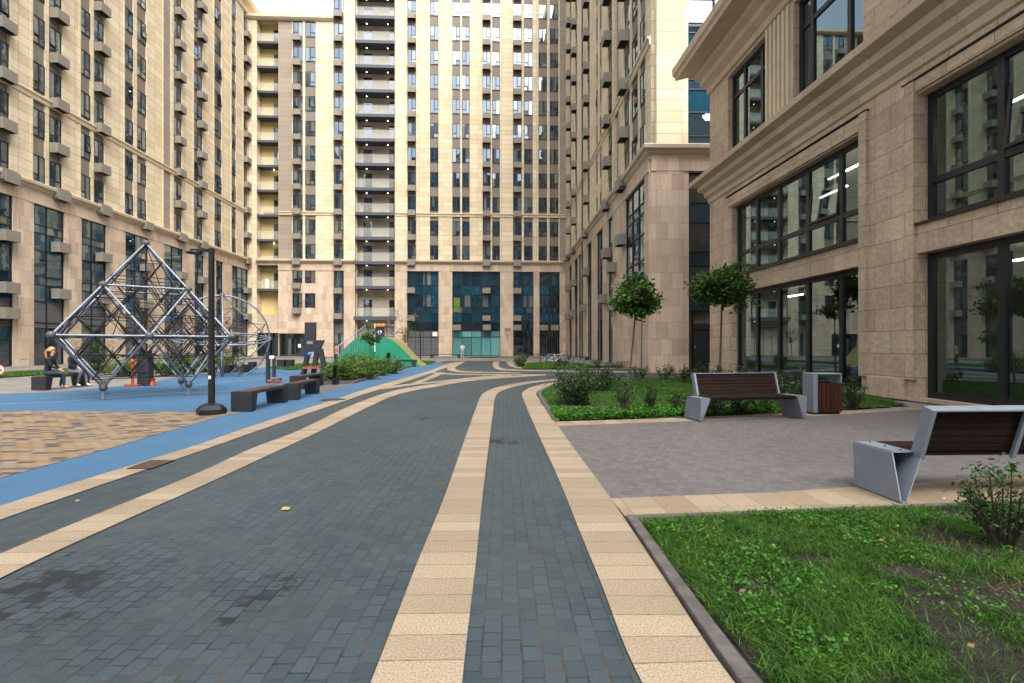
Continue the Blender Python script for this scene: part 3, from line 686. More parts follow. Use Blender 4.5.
WIN = {}
def window_proto(w, h, kind):
    key = (round(w, 2), round(h, 2), kind)
    if key in WIN: return WIN[key]
    t = .055; fr = MB(); pn = MB(); sa = MB()
    mu = w * (.47 if kind == 0 else (.53 if kind == 1 else 10)); tr = h * .28
    def bar(x0, x1, z0, z1, mb=fr, y0=-.03, y1=.03, m=0): mb.box(x0, x1, y0, y1, z0, z1, m)
    bar(-w / 2, -w / 2 + t, 0, h); bar(w / 2 - t, w / 2, 0, h); bar(-w / 2 + t, w / 2 - t, 0, t); bar(-w / 2 + t, w / 2 - t, h - t, h)
    def gl(mb, x0, x1, z0, z1, y, m=0): mb.quad((x0, y, z0), (x1, y, z0), (x1, y, z1), (x0, y, z1), m, [(x0, z0), (x1, z0), (x1, z1), (x0, z1)])
    if kind < 2:
        xm = -w / 2 + mu; bar(xm - t * .6, xm + t * .6, t, h - t)
        if kind == 0: fx = (-w / 2 + t, xm - t * .6); ox = (xm + t * .6, w / 2 - t)
        else: fx = (xm + t * .6, w / 2 - t); ox = (-w / 2 + t, xm - t * .6)
        bar(ox[0], ox[1], tr - t * .5, tr + t * .5)
        gl(pn, fx[0], fx[1], t, h - t, 0); gl(pn, ox[0], ox[1], t, tr - t * .5, 0)
    else:
        bar(-w / 2 + t, w / 2 - t, tr - t * .5, tr + t * .5); ox = (-w / 2 + t, w / 2 - t); gl(pn, ox[0], ox[1], t, tr - t * .5, 0)
    z0, z1 = tr + t * .5, h - t; q = .035; W = ox[1] - ox[0]; Hh = z1 - z0
    sa.box(-W / 2, -W / 2 + q, -.035, .02, -Hh, 0, 1); sa.box(W / 2 - q, W / 2, -.035, .02, -Hh, 0, 1)
    sa.box(-W / 2 + q, W / 2 - q, -.035, .02, -Hh, q - Hh, 1); sa.box(-W / 2 + q, W / 2 - q, -.035, .02, -q, 0, 1)
    gl(sa, -W / 2 + q, W / 2 - q, q - Hh, -q, -.005, 0)
    r = (fr.mesh('window_frame', [M['dark_metal']]), pn.mesh('window_pane', [M['pane']]), sa.mesh('window_sash', [M['pane'], M['dark_metal']]), ((ox[0] + ox[1]) / 2, 0.0, z1))
    WIN[key] = r; return r

def link(name, me, parent, loc=(0, 0, 0), rz=0.0):
    o = bpy.data.objects.new(name, me); COL.objects.link(o); o.parent = parent; o.location = loc; o.rotation_euler = (0, 0, rz); return o

BASK = None
def basket_mesh():
    global BASK
    if BASK: return BASK
    mb = MB(); w, h, d = 1.0, .70, .58; t = .03
    mb.box(-w / 2, w / 2, -d, -d + t, 0, h); mb.box(-w / 2, -w / 2 + t, -d + t, 0, 0, h); mb.box(w / 2 - t, w / 2, -d + t, 0, 0, h)
    for i in range(7): x = -w / 2 + t + .07 + i * .13; mb.box(x, x + .03, -d + t, 0, .03, .06, 1)
    mb.box(-w / 2 + t, w / 2 - t, -d + t + .02, -.02, .06, .5, 1)
    mb.box(-w / 2 + t, w / 2 - t, -d * .5 - .02, -d * .5 + .02, 0.005, .03, 1)
    BASK = mb.mesh('ac_basket', [M['basket'], M['dark_inside']]); return BASK

def in_view(P):
    yc = P.x * st + P.y * ct; xc = P.x * ct - P.y * st
    if yc < .5: return False
    x = 512 + xc / yc * FPX; y = HY - (P.z - CAMH) / yc * FPX
    return -4 < x < 1028 and -4 < y < 687

def place_windows(fac, items, parent, tilt_p=.12, d=-.2):
    """items: (uc, z0, w, h).  The 100 nearest in view become parts, the others one part"""
    bl = wloc(parent); vis = []; rest = []
    for it in items:
        P = fac.p(it[0], it[1] + it[3] / 2, d)
        (vis if in_view(P) else rest).append((((P - Vector((0, 0, CAMH))).length), it))
    vis.sort(key=lambda q: q[0]); rest = [q[1] for q in vis[100:]] + [q[1] for q in rest]; vis = [q[1] for q in vis[:100]]
    for (u, z, w, h) in vis:
        kind = random.choice((0, 0, 1)) if w > .9 else 2
        fm, pm_, sm_, so = window_proto(w, h, kind)
        o = link('window', fm, parent, fac.p(u, z, d) - bl, fac.rz); link('pane', pm_, o)
        s = link('sash', sm_, o, so)
        if random.random() < tilt_p: s.rotation_euler = (math.radians(-random.uniform(2, 5)), 0, 0)
    if rest:
        mb = MB()
        for (u, z, w, h) in rest:
            kind = random.choice((0, 0, 1)) if w > .9 else 2
            t = .055; a, b = u - w / 2, u + w / 2
            fac.box(mb, a, a + t, z, z + h, d - .03, d + .03); fac.box(mb, b - t, b, z, z + h, d - .03, d + .03)
            fac.box(mb, a + t, b - t, z, z + t, d - .03, d + .03); fac.box(mb, a + t, b - t, z + h - t, z + h, d - .03, d + .03)
            xm = a + w * (.47 if kind == 0 else .53)
            if kind < 2: fac.box(mb, xm - .03, xm + .03, z + t, z + h - t, d - .03, d + .03)
            rx = (xm + .03, b - t) if kind == 0 else ((a + t, xm - .03) if kind == 1 else (a + t, b - t))
            fac.box(mb, rx[0], rx[1], z + h * .28 - .03, z + h * .28 + .03, d - .03, d + .03)
            fac.quad(mb, a + t, xm, z + t, z + h - t, d, 1); fac.quad(mb, xm, b - t, z + t, z + h - t, d, 1)
        mb.build('window', [M['dark_metal'], M['pane']], parent, kind='stuff')

def place_baskets(fac, items, parent, d=0.0):
    bl = wloc(parent); vis = []; rest = []
    for it in items:
        P = fac.p(it[0], it[1], d); (vis if in_view(P) else rest).append(((P - Vector((0, 0, CAMH))).length, it))
    vis.sort(key=lambda q: q[0]); rest = [q[1] for q in vis[100:]] + [q[1] for q in rest]; vis = [q[1] for q in vis[:100]]
    me = basket_mesh()
    for (u, z) in vis: link('air_conditioner_basket', me, parent, fac.p(u, z, d) - bl, fac.rz)
    if rest:
        mb = MB()
        for (u, z) in rest:
            fac.box(mb, u - .5, u + .5, z, z + .7, d, d + .58)
        mb.build('air_conditioner_basket', [M['basket']], parent, kind='stuff')

def glazing(fac, u0, u1, us, zs, kinds, parent, d=-.2, name='glazing', mats=None, t=.06, extra=None):
    """tall glazed bay: us = inner mullions, zs = floor lines from bottom to top, kinds = one glass kind per row"""
    mats = mats or ['pane_bay', 'pane_lower', 'pane_teal', 'pane_dark', 'louvre', 'pane_aqua', 'office_glass']
    fr = MB(); pn = MB(); U = [u0] + list(us) + [u1]; z0, z1 = zs[0], zs[-1]
    for i, u in enumerate(U):
        a, b = (u, u + t) if i == 0 else ((u - t, u) if i == len(U) - 1 else (u - t / 2, u + t / 2))
        fac.box(fr, a, b, z0, z1, d - .06, d + .05)
    for j, z in enumerate(zs):
        a, b = (z, z + t) if j == 0 else ((z - t, z) if j == len(zs) - 1 else (z - t / 2, z + t / 2))
        for i in range(len(U) - 1):
            ua = U[i] + (t if i == 0 else t / 2); ub = U[i + 1] - (t if i == len(U) - 2 else t / 2)
            fac.box(fr, ua, ub, a, b, d - .05, d + .04)
    for j in range(len(zs) - 1):
        for i in range(len(U) - 1):
            k = kinds[j]
            fac.quad(pn, U[i] + t / 2, U[i + 1] - t / 2, zs[j] + t / 2, zs[j + 1] - t / 2, d - .01, mats.index(k))
    if extra: extra(fr)
    o = fr.build(name, [M['dark_metal']], parent)
    p = pn.build('pane', [M[m] for m in mats], parent); p.parent = o
    return o

FL = 3.12; ZB = 12.45; WH = 1.85          # floor height, lowest upper-floor sill, window height
CORN = [(0, 11.55), (.12, 11.6), (.14, 11.78), (.30, 11.9), (.34, 12.0), (.52, 12.08), (.55, 12.26), (.50, 12.32), (0, 12.36)]
BELT = [(0, 17.9), (.08, 17.95), (.10, 18.2), (.20, 18.26), (.20, 18.36), (0, 18.4)]

def upper_facade(fac, ua, ub, strips, roof, bld, zlow=12.3, wall_mat='cream', sp_mat='spandrel', tilt=.12, brown=(), belt=True, rec=.06, kmin=0, name_wall='upper_wall', pil=True):
    """piers, spandrels, windows and baskets above the cornice.  strips: (u0, u1, basket)"""
    wall = MB(); cells = sorted([(s[0], s[1]) for s in strips] + list(brown)); u = ua
    for (a, b) in cells:
        if a - u > .01:
            fac.box(wall, u, a, zlow, roof, -.5, 0)
            if pil and a - u > .75:      # raised edge bands on the wide piers
                fac.box(wall, u, u + .16, zlow, roof - .01, 0, .05); fac.box(wall, a - .16, a, zlow, roof - .01, 0, .05)
        u = b
    if ub - u > .01: fac.box(wall, u, ub, zlow, roof, -.5, 0)
    wall.build(name_wall, M[wall_mat], bld)
    nk = int((roof - ZB) / FL); items = []; bask = []
    for s in strips:
        sp = MB()
        for k in range(kmin, nk + 1):
            zs = ZB + FL * k
            if zs + WH > roof - .3: break
            items.append(((s[0] + s[1]) / 2, zs + .005, s[1] - s[0] - .01, WH - .01))
            if s[2]: bask.append(((s[0] + s[1]) / 2 + (s[2] if abs(s[2]) < .9 else 0), zs - .74))
        fac.box(sp, s[0], s[1], zlow, roof, -.5, -rec - .045)
        sp.build('spandrel', M[sp_mat], bld)
    for (a, b) in brown:
        sp = MB(); fac.box(sp, a, b, zlow, roof, -.5, -.10); sp.build('recessed_strip', M['strip_brown'], bld)
    if belt:
        bm = MB(); fac.profile(bm, ua, ub, BELT); bm.build('belt_course', M['cream_trim'], bld)
    place_windows(fac, items, bld, tilt, -rec); place_baskets(fac, [q for q in bask], bld)

def base_facade(fac, ua, ub, bays, bld, mat='travertine', top=10.95):
    wall = MB(); u = ua
    for b in sorted(bays):
        if b[0] - u > .01:
            fac.box(wall, u, b[0], 0, top, -.6, .10)
            if b[0] - u > 1.0: fac.box(wall, u + .28, b[0] - .28, 0, top - .012, .10, .14)
        u = b[1]
    if ub - u > .01: fac.box(wall, u, ub, 0, top, -.6, .10)
    fac.box(wall, ua, ub, top, 12.28, -.6, .16)
    wall.build('base_wall', M[mat], bld)

def core(fac, ua, ub, h, depth, bld, front=-.6):
    mb = MB(); fac.box(mb, ua, ub, 0, h - .2, -depth, front); mb.build('core_wall', M['strip_brown'], bld)
    rf = MB(); fac.box(rf, ua - .1, ub + .1, h, h + .35, -depth, .25); fac.box(rf, ua, ub, h - .2, h, -depth, .0 - .5); rf.build('roof', M['cream_trim'], bld)

# ---- left apartment block
LF = Fac((-30.5, 0), PI / 2)
left = thing('apartment_block', 'cream apartment block with grilled balcony baskets along the left side', 'apartment building', LF.p(45, 0))
Ls = [(22, 23, 0), (23.3, 24.3, 1), (26.7, 27.7, 0), (28, 29, 1), (31.45, 32.5, 0), (32.75, 33.85, 1), (35.5, 36.5, 0), (36.8, 37.85, 1), (39.5, 40.5, 0), (40.8, 41.85, 1), (44.1, 45.2, 0), (45.65, 46.85, 0),
      (50.8, 52.0, 1), (54.1, 55.7, .3), (58.0, 59.6, 0), (61.8, 62.9, 0), (64.7, 65.7, 1), (67.25, 68.0, 0)]
upper_facade(LF, 18, 68.4, Ls, 44.7, left, tilt=.16, brown=[(49.2, 50.4)])
Lb = [(22, 24.3), (26.7, 29), (31.2, 34.0), (35.5, 37.95), (39.5, 41.95), (44.1, 46.95), (49.2, 52.1), (54.1, 55.8), (58.2, 59.7), (61.8, 65.7), (67.2, 68.0)]
base_facade(LF, 18, 68.4, Lb, left)
for (a, b) in Lb:
    us = [a + (b - a) * .44] if b - a > 1.4 and b - a < 3 else ([a + (b - a) / 3, a + (b - a) * 2 / 3] if b - a >= 3 else [])
    glazing(LF, a, b, us, [.1, 2.6, 3.0, 4.45, 5.55, 6.15, 7.85, 9.05, 9.6, 10.95], ['pane_dark', 'louvre', 'louvre', 'pane_lower', 'pane_teal', 'pane_teal', 'pane_lower', 'pane_teal', 'pane_teal'], left, d=-.02)
place_baskets(LF, [(b - .55, z) for (a, b) in Lb if b - a > 1.6 for z in (7.95, 4.7, 11.6)] + [(b - .55, 3.1) for (a, b) in Lb[:3]], left, .05)
mb = MB(); LF.profile(mb, 18, 68.4, CORN, ret1=False); mb.build('cornice', M['trav_trim'], left)
mb = MB(); LF.profile(mb, 18, 68.4, [(0, 43.0), (.15, 43.1), (.2, 43.7), (.6, 44.1), (.7, 44.6), (0, 44.68)]); mb.build('roof_cornice', M['cream_trim'], left)
core(LF, 18, 68.4, 44.7, 14, left)
# wall lamp plate on the pier
mb = MB(); LF.box(mb, 34.45, 34.95, .55, 1.1, .14, .16); mb.build('access_hatch', M['trav_trim'], left)

# ---- back wing with yellow inset balconies
BF = Fac((0, 65.8), 0.0)
wing = thing('apartment_block', 'lower corner wing with pale yellow inset balconies beside the tall rear tower', 'apartment building', BF.p(-25, 0))
upper_facade(BF, -26.66, -19.82, [(-24.9, -23.66, 1), (-23.35, -22.05, 0)], 42.75, wing, tilt=.1, brown=[(-26.64, -25.0)], kmin=0)
base = MB(); items = []; bk = []
for k in (-1, -2):
    for (a, b, q) in [(-24.9, -23.66, 1), (-23.35, -22.05, 0)]:
        items.append(((a + b) / 2, ZB + FL * k + .005, b - a - .01, WH - .01))
    bk.append((-24.3, ZB + FL * k - .74))
bk += [(-24.3, 11.6)]
def punched(fac, mb, u0, u1, z0, z1, holes, d0, d1):
    """wall with rectangular openings: full-width rows and the pieces between holes"""
    zs = sorted({z0, z1} | {h[2] for h in holes} | {h[3] for h in holes})
    for za, zb in zip(zs, zs[1:]):
        hs = sorted([(h[0], h[1]) for h in holes if h[2] <= za + 1e-6 and h[3] >= zb - 1e-6]); u = u0
        for a, b in hs:
            if a - u > .005: fac.box(mb, u, a, za, zb, d0, d1)
            u = b
        if u1 - u > .005: fac.box(mb, u, u1, za, zb, d0, d1)
holes = [(i[0] - i[2] / 2 - .005, i[0] + i[2] / 2 + .005, i[1] - .005, i[1] + i[3] + .005) for i in items] + [(-26.62, -23.0, .1, 3.0)]
punched(BF, base, -26.66, -19.82, 0, 10.95, holes, -.6, .10); BF.box(base, -26.66, -19.82, 10.95, 12.28, -.6, .16)
base.build('base_wall', M['travertine'], wing)
place_windows(BF, items, wing, .1, .02); place_baskets(BF, bk, wing, .1)
glazing(BF, -29.3, -23.0, [-28.2, -27.2, -25.6, -24.6], [.1, 2.4, 3.0], ['pane_dark', 'pane_dark'], wing, d=-.25, name='shop_window')
mb = MB(); BF.quad(mb, -24.3, -23.95, 1.2, 1.65, -.2, 0); mb.build('notice_sheet', M['white'], wing)
mb = MB(); BF.profile(mb, -29.3, -19.82, CORN); mb.build('cornice', M['trav_trim'], wing)
# yellow recess with balconies
rec = MB(); BF.box(rec, -31.5, -26.68, 0, 42.7, -2.6, -1.3, 0); rec.build('recess_wall', M['yellow_wall'], wing)
rec = MB(); BF.box(rec, -30.4, -29.35, 0, 42.7, -1.29, 0); rec.build('corner_pier', M['cream'], wing)
rec = MB(); BF.box(rec, -29.33, -26.7, 3.05, 5.4, -1.29, .08); rec.build('base_wall', M['travertine'], wing)
for i in range(13):
    z = ZB - .75 + FL * (i - 3) + .0
    if z < 5.5 or z > 41: continue
    sl = MB(); BF.box(sl, -29.33, -26.70, z - .22, z + .06, -1.29, .02); b = sl.build('balcony', M['slab_edge'], wing)
    rl = MB(); BF.box(rl, -29.31, -26.72, z + .06, z + 1.05, -.03, -.015); rl.build('railing', M['balcony_glass'], wing).parent = b
    dr = MB(); BF.box(dr, -27.75, -26.95, z + .08, z + 2.2, -1.29, -1.26); dr.build('balcony_door', M['pane_dark'], wing).parent = b
lp = MB()
for i in (4, 7): lp.ball(BF.p(-27.6, ZB - .75 + FL * (i - 3) - .3, -.9), .07, 8)
lp.build('ceiling_lamp', M['lamp_warm'], wing)
# small things kept on the balconies
bh = [(-28.3, 2, 'storage_cabinet', 'white', .5, 1.3, 'white cabinet on a low yellow balcony of the corner wing'), (-28.2, 5, 'laundry_stack', 'red', 1.1, .35, 'red bundle on a high yellow balcony of the corner wing')]
for (u, i, nm, mt, w, h, lab) in bh:
    z = ZB - .75 + FL * (i - 3) + .061; q = MB(); BF.box(q, u - w / 2, u + w / 2, z, z + h, -1.0, -.5); BF.box(q, u - w / 2 - .02, u + w / 2 + .02, z + h, z + h + .03, -1.02, -.48)
    tag(q.build(nm, M[mt]), lab, 'cabinet' if i == 2 else 'bundle')
for j, u in enumerate((-28.6, -27.4)):
    z = ZB - .75 + FL * (3 - 3) + .061; p = thing('potted_plant', ['leafy green plant in a pale pot, left one on the yellow balcony', 'plant with red flowers in a pot, right one on the yellow balcony'][j], 'potted plant', BF.p(u, z, -.5))
    q = MB(); q.lathe(BF.p(u, z, -.5), [(.12, 0), (.17, .28)], 10); q.build('pot', M['white'], p)
    C = np.array(BF.p(u, z + .5, -.5)) + rng.normal(0, .13, (120, 3)); V, F = leaves(C, .14, .6); np_mesh('foliage', V, F, [M['tip_leaf'] if j == 0 else M['dry_leaf']], p)
core(BF, -31.5, -19.82, 42.75, 14, wing, -2.6)
mb = MB(); BF.box(mb, -26.66, -19.82, 0, 42.6, -2.6, -.6); BF.box(mb, -25.0, -21.9, 4.5, 10.9, -.59, -.02); mb.build('inner_wall', M['strip_brown'], wing)
mb = MB(); BF.profile(mb, -31.2, -19.82, [(0, 42.45), (.2, 42.55), (.4, 42.75), (.42, 43.05), (0, 43.12)]); mb.build('roof_cornice', M['cream_trim'], wing)

# ---- tall rear tower
TRF = 55.0
tower = thing('apartment_tower', 'tall cream rear tower with a central stack of glass balconies', 'apartment building', BF.p(-5, 0))
upper_facade(BF, -19.80, -17.12, [(-19.78, -18.55, 1)], TRF, tower, tilt=.05, belt=False, name_wall='upper_wall')
Bs = [(-10.5, -9.42, 1), (-7.66, -6.58, 0), (-4.82, -3.82, 0), (-3.58, -2.6, 0), (-.94, .08, 1), (.28, 1.27, 0), (2.96, 4.08, 1), (4.37, 5.5, 0), (6.24, 7.36, 0), (7.68, 8.84, 0)]
upper_facade(BF, -12.10, 9.86, Bs, TRF, tower, tilt=.06, brown=[(9.0, 9.8)])
base = MB()
BF.box(base, -19.80, -19.78, 0, 12.28, -.6, .1); BF.box(base, -18.5, -17.12, 0, 10.95, -.6, .1); BF.box(base, -19.8, -17.12, 10.95, 12.28, -.6, .14)
base.build('base_wall', M['travertine'], tower)
glazing(BF, -19.78, -18.5, [], [.1, 3.0, 4.45, 5.5, 7.4, 8.7, 10.95], ['pane_dark', 'louvre', 'louvre', 'pane_bay', 'louvre', 'pane_bay'], tower, d=-.2)
place_baskets(BF, [(-19.15, z) for z in (11.6, 8.0, 4.8)], tower, .05)
Bb = [(-10.55, -6.55), (-4.82, 1.32), (2.98, 5.6), (6.35, 9.0)]
base_facade(BF, -12.10, 9.86, Bb, tower)
rows = [.12, 2.55, 3.35, 4.45, 5.65, 6.4, 7.95, 9.2, 11.0]
kb = ['pane_dark', 'pane_dark', 'pane_dark', 'pane_lower', 'pane_teal', 'pane_teal', 'pane_lower', 'pane_teal']
for i, (a, b) in enumerate(Bb):
    n = {0: 4, 1: 5, 2: 2, 3: 2}[i]; kk = list(kb)
    if i == 1: kk[0] = 'pane_aqua'; kk[1] = 'pane_aqua'
    if i == 0: kk[0] = 'louvre'; kk[1] = 'louvre'
    glazing(BF, a, b, [a + (b - a) * j / n for j in range(1, n)], rows, kk, tower, d=-.25, name='shopfront_glazing')
place_baskets(BF, [(u, z) for u in (-10.0, -.45, 3.5) for z in (8.1, 4.6, 11.6)] + [(-4.2, 3.4), (-.4, 3.4), (3.5, 3.4), (6.9, 3.4), (8.3, 3.4)], tower, .05)
# curtains glimpsed behind the lower glazing
mb = MB(); BF.quad(mb, -4.65, -3.85, 5.75, 7.6, -.235, 0); mb.build('window_curtain', pmat('lime_curtain', (0.10, 0.17, 0.012), .8), tower)
mb = MB(); BF.quad(mb, -7.35, -6.75, 2.65, 3.2, -.2, 0); mb.build('notice_sheet', M['white'], tower)
# house number plate
def text_mesh(body, size, name, mat, parent, loc, rz):
    cu = bpy.data.curves.new(name, 'FONT'); cu.body = body; cu.size = size; cu.extrude = .01; cu.align_x = 'CENTER'
    t = bpy.data.objects.new(name, cu); COL.objects.link(t); bpy.context.view_layer.update()
    me = bpy.data.meshes.new_from_object(t.evaluated_get(bpy.context.evaluated_depsgraph_get())); bpy.data.objects.remove(t)
    me.materials.clear(); me.materials.append(mat); o = bpy.data.objects.new(name, me); COL.objects.link(o)
    o.parent = parent; o.location = Vector(loc) - wloc(parent); o.rotation_euler = (PI / 2, 0, rz); return o
bronze = pmat('bronze_lettering', (0.16, 0.10, 0.06), .5)
text_mesh('2', .75, 'house_number', bronze, tower, BF.p(2.2, 2.35, .15), 0)
mb = MB(); BF.box(mb, 1.85, 2.6, 3.25, 3.7, .14, .165); mb.build('plaque', pmat('brown_plaque', (.25, .18, .13), .6), tower)
mb = MB(); BF.profile(mb, -19.82, -17.12, CORN); BF.profile(mb, -12.1, 9.3, CORN); mb.build('cornice', M['trav_trim'], tower)
# balcony stack
rec = MB(); BF.box(rec, -17.12, -12.10, 0, TRF, -2.6, -1.5, 0); BF.box(rec, -17.11, -17.0, 0, TRF, -1.5, -.5, 0); BF.box(rec, -12.22, -12.11, 0, TRF, -1.5, -.5, 0); rec.build('recess_wall', M['taupe_wall'], tower)
for i in range(-2, 14):
    z = ZB + FL * i - (.28 if i > -2 else 1.05); sl = MB(); hh = .38 if i > -2 else .5
    BF.box(sl, -17.10 if i > -2 else -17.3, -12.12 if i > -2 else -11.9, z - hh, z, -1.49, .12); b = sl.build('balcony', M['slab_edge'], tower)
    rl = MB(); BF.box(rl, -17.0, -12.2, z + .02, z + 1.15, .02, .035); rl.build('railing', M['balcony_glass'], tower).parent = b
    hr = MB(); BF.box(hr, -17.0, -12.2, z + 1.16, z + 1.2, .01, .05); hr.build('handrail', M['anthracite'], tower).parent = b
    for (a, c) in ((-16.4, -15.3), (-13.1, -12.4)):
        dr = MB(); BF.box(dr, a, c, z + .02, z + 2.25, -1.49, -1.45); dr.build('balcony_door', M['pane_dark'], tower).parent = b
    for u in (-15.9, -13.2):
        lp = MB(); lp.lathe(BF.p(u, z - hh - .03, -1.0), [(.06, 0), (.06, .028)], 8); lp.build('ceiling_lamp', M['lamp_warm'], tower).parent = b
glazing(BF, -17.0, -12.2, [-15.8, -14.6, -13.4], [.1, 2.6, 3.9], ['pane_dark', 'pane_dark'], tower, d=-1.5, name='entrance_glazing')
core(BF, -19.8, 9.86, TRF, 16, tower, -2.6)
mb = MB(); BF.box(mb, -12.1, 9.86, 0, TRF - .3, -2.6, -.6); BF.box(mb, -19.8, -17.12, 0, TRF - .3, -2.6, -.6); mb.build('inner_wall', M['strip_brown'], tower)
# rising side wall of the tower over the lower wing
mb = MB(); mb.box(-19.84, -19.81, 65.82, 80, 43.0, TRF); mb.build('side_wall', M['cream'], tower)

# ---- right tower (slightly turned)
A = (8.8065, 27.6875); TRZ = math.radians(-91.5145)
RTL = Fac(A, TRZ); RTF = Fac(A, TRZ + PI / 2)
rt = thing('apartment_tower', 'cream apartment tower on the right, one edge facing the square', 'apartment building', RTL.p(-18, 0))
Ts = [(-4.3, -2.75, 0), (-2.35, -1.1, 0), (-6.05, -4.75, 1), (-11.2, -9.9, 1), (-14.85, -13.9, 0), (-16.6, -15.65, 0), (-20.9, -19.7, 1), (-29.2, -28.0, 1), (-33.9, -32.7, 1)]
upper_facade(RTL, -37.6, 0, Ts, TRF, rt, tilt=.15, brown=[(-8.9, -7.7)])
Tb = [(-5.5, -.95), (-11.0, -9.4), (-15.7, -13.2), (-20.6, -18.4), (-26.3, -24.6), (-29.4, -27.2), (-34.2, -32.0)]
base = MB(); u = -37.6
for (a, b) in sorted(Tb):
    RTL.box(base, u, a, 0, 10.95, -.6, .1)
    if a - u > 1.4: RTL.box(base, u + .3, a - .3, 0, 10.94, .1, .14)
    u = b
RTL.box(base, u, -.02, 0, 10.95, -.6, .1); RTL.box(base, -37.6, -.02, 10.95, 12.28, -.6, .16)
RTL.box(base, -5.5, -.95, 0, 5.2, -.6, -.45)
RTF.box(base, -.02, 2.05, 0, 10.95, -.6, .1); RTF.box(base, .25, 1.75, 0, 10.94, .1, .14); RTF.box(base, 3.55, 8, 0, 10.95, -.6, .1); RTF.box(base, -.02, 8, 10.95, 12.28, -.6, .16)
base.build('base_wall', M['travertine'], rt)
for i, (a, b) in enumerate(Tb):
    us = [a + (b - a) * j / 3 for j in (1, 2)] if b - a > 3 else ([(a + b) / 2] if b - a > 2 else [])
    if i == 0: glazing(RTL, a, b, us, [5.2, 6.4, 7.9, 9.1, 9.7, 10.95], ['pane_lower', 'pane_teal', 'pane_lower', 'pane_teal', 'pane_bay'], rt, d=-.02)
    else: glazing(RTL, a, b, us, [.1, 2.6, 3.6, 4.45, 5.6, 6.2, 7.85, 9.05, 10.95], ['pane_dark', 'pane_dark', 'louvre', 'louvre', 'pane_teal', 'pane_teal', 'louvre', 'pane_teal'], rt, d=-.02)
place_baskets(RTL, [(u, z) for u in (-5.7, -10.5, -20.2, -28.6, -33.3) for z in (11.6, 8.0)] + [(u, z) for u in (-11.8, -21.3, -29.9) for z in (4.7, )] + [(u, 4.6) for u in (-33.3,)] + [(-8.4, 6.6), (-8.4, 3.9)], rt, .08)
wl = MB(); RTF.box(wl, 0.002, 2.05, 12.3, TRF, -.5, 0); RTF.box(wl, 3.55, 8, 12.3, TRF, -.5, 0); RTF.box(wl, .3, 1.75, 12.38, TRF - .02, 0, .04); wl.build('front_wall', M['cream'], rt)
zr = [12.42]
for k in range(13): zr += [ZB + FL * k + .55, ZB + FL * k + WH, ZB + FL * (k + 1)]
glazing(RTF, 2.05, 3.55, [], zr, ['pane_bay', 'pane_bay', 'pane_lower'] * 13, rt, d=-.2, name='stair_glazing')
glazing(RTF, 2.05, 3.55, [], [3.3, 4.6, 5.8, 6.6, 8.2, 9.3, 10.95], ['pane_lower', 'pane_bay', 'pane_lower', 'pane_bay', 'pane_lower', 'pane_bay'], rt, d=-.2, name='stair_glazing')
mb = MB(); RTL.profile(mb, -37.6, 0, CORN, ret1=True); RTF.profile(mb, 0, 8, CORN, ret0=True); mb.build('cornice', M['trav_trim'], rt)
mb = MB(); RTL.box(mb, -37.6, -.62, 0, TRF - .2, -14, -.62); mb.build('core_wall', M['strip_brown'], rt)
mb = MB(); RTL.box(mb, -37.6, .2, TRF, TRF + .35, -14, .3); mb.build('roof', M['cream_trim'], rt)
mb = MB(); mb.tube([RTL.p(-23.2, 0.1, .2), RTL.p(-23.2, 40, .2)], .07, 8); mb.build('downpipe', M['anthracite'], rt)
mb = MB(); RTL.quad(mb, -34.0, -33.3, 1.9, 2.5, -.2, 0); mb.build('notice_sheet', M['white'], rt)
# gate in the passage beside the tower
gate = thing('metal_gate', 'dark grey metal gate closing the passage beside the right tower', 'gate', RTF.p(2.7, 0, .3))
q = MB(); RTF.box(q, 2.10, 2.22, .1, 2.95, .2, .32); RTF.box(q, 3.95, 4.05, .1, 2.75, .2, .32); q.build('gate_post', M['black_paint'], gate)
q = MB(); RTF.box(q, 2.24, 3.93, .18, 2.62, .24, .27); q.build('gate_leaf', M['anthracite'], gate)
q = MB(); RTF.box(q, 2.24, 3.93, 2.25, 2.3, .27, .29); RTF.box(q, 2.24, 3.93, .5, .55, .27, .29); q.build('gate_rail', M['black_paint'], gate)
q = MB(); RTF.box(q, 2.28, 2.36, 1.0, 1.6, .27, .34); q.build('lock_box', M['iron'], gate)
q = MB(); RTF.box(q, 2.25, 2.33, 1.3, 1.42, .34, .37); q.build('keypad', M['chrome'], gate)

# ---- office building on the right
OF = Fac((10.7, 0), -PI / 2)
off = thing('office_building', 'stone office building with wide dark framed windows on the right', 'office building', OF.p(-14, 0))
UE, UN = -24.5, -2.0
holes = [(-22.27, -14.31, .10, 3.72), (-22.27, -14.31, 4.48, 7.55), (-12.39, -5.2, .10, 3.72), (-12.39, -5.2, 4.48, 7.7),
         (-22.6, -19.26, 9.95, 13.5), (-17.61, -14.25, 9.95, 13.5), (-12.2, -5.2, 9.95, 13.5)]
w = MB(); punched(OF, w, UE, UN, 0, 14.0, holes, -.55, 0)
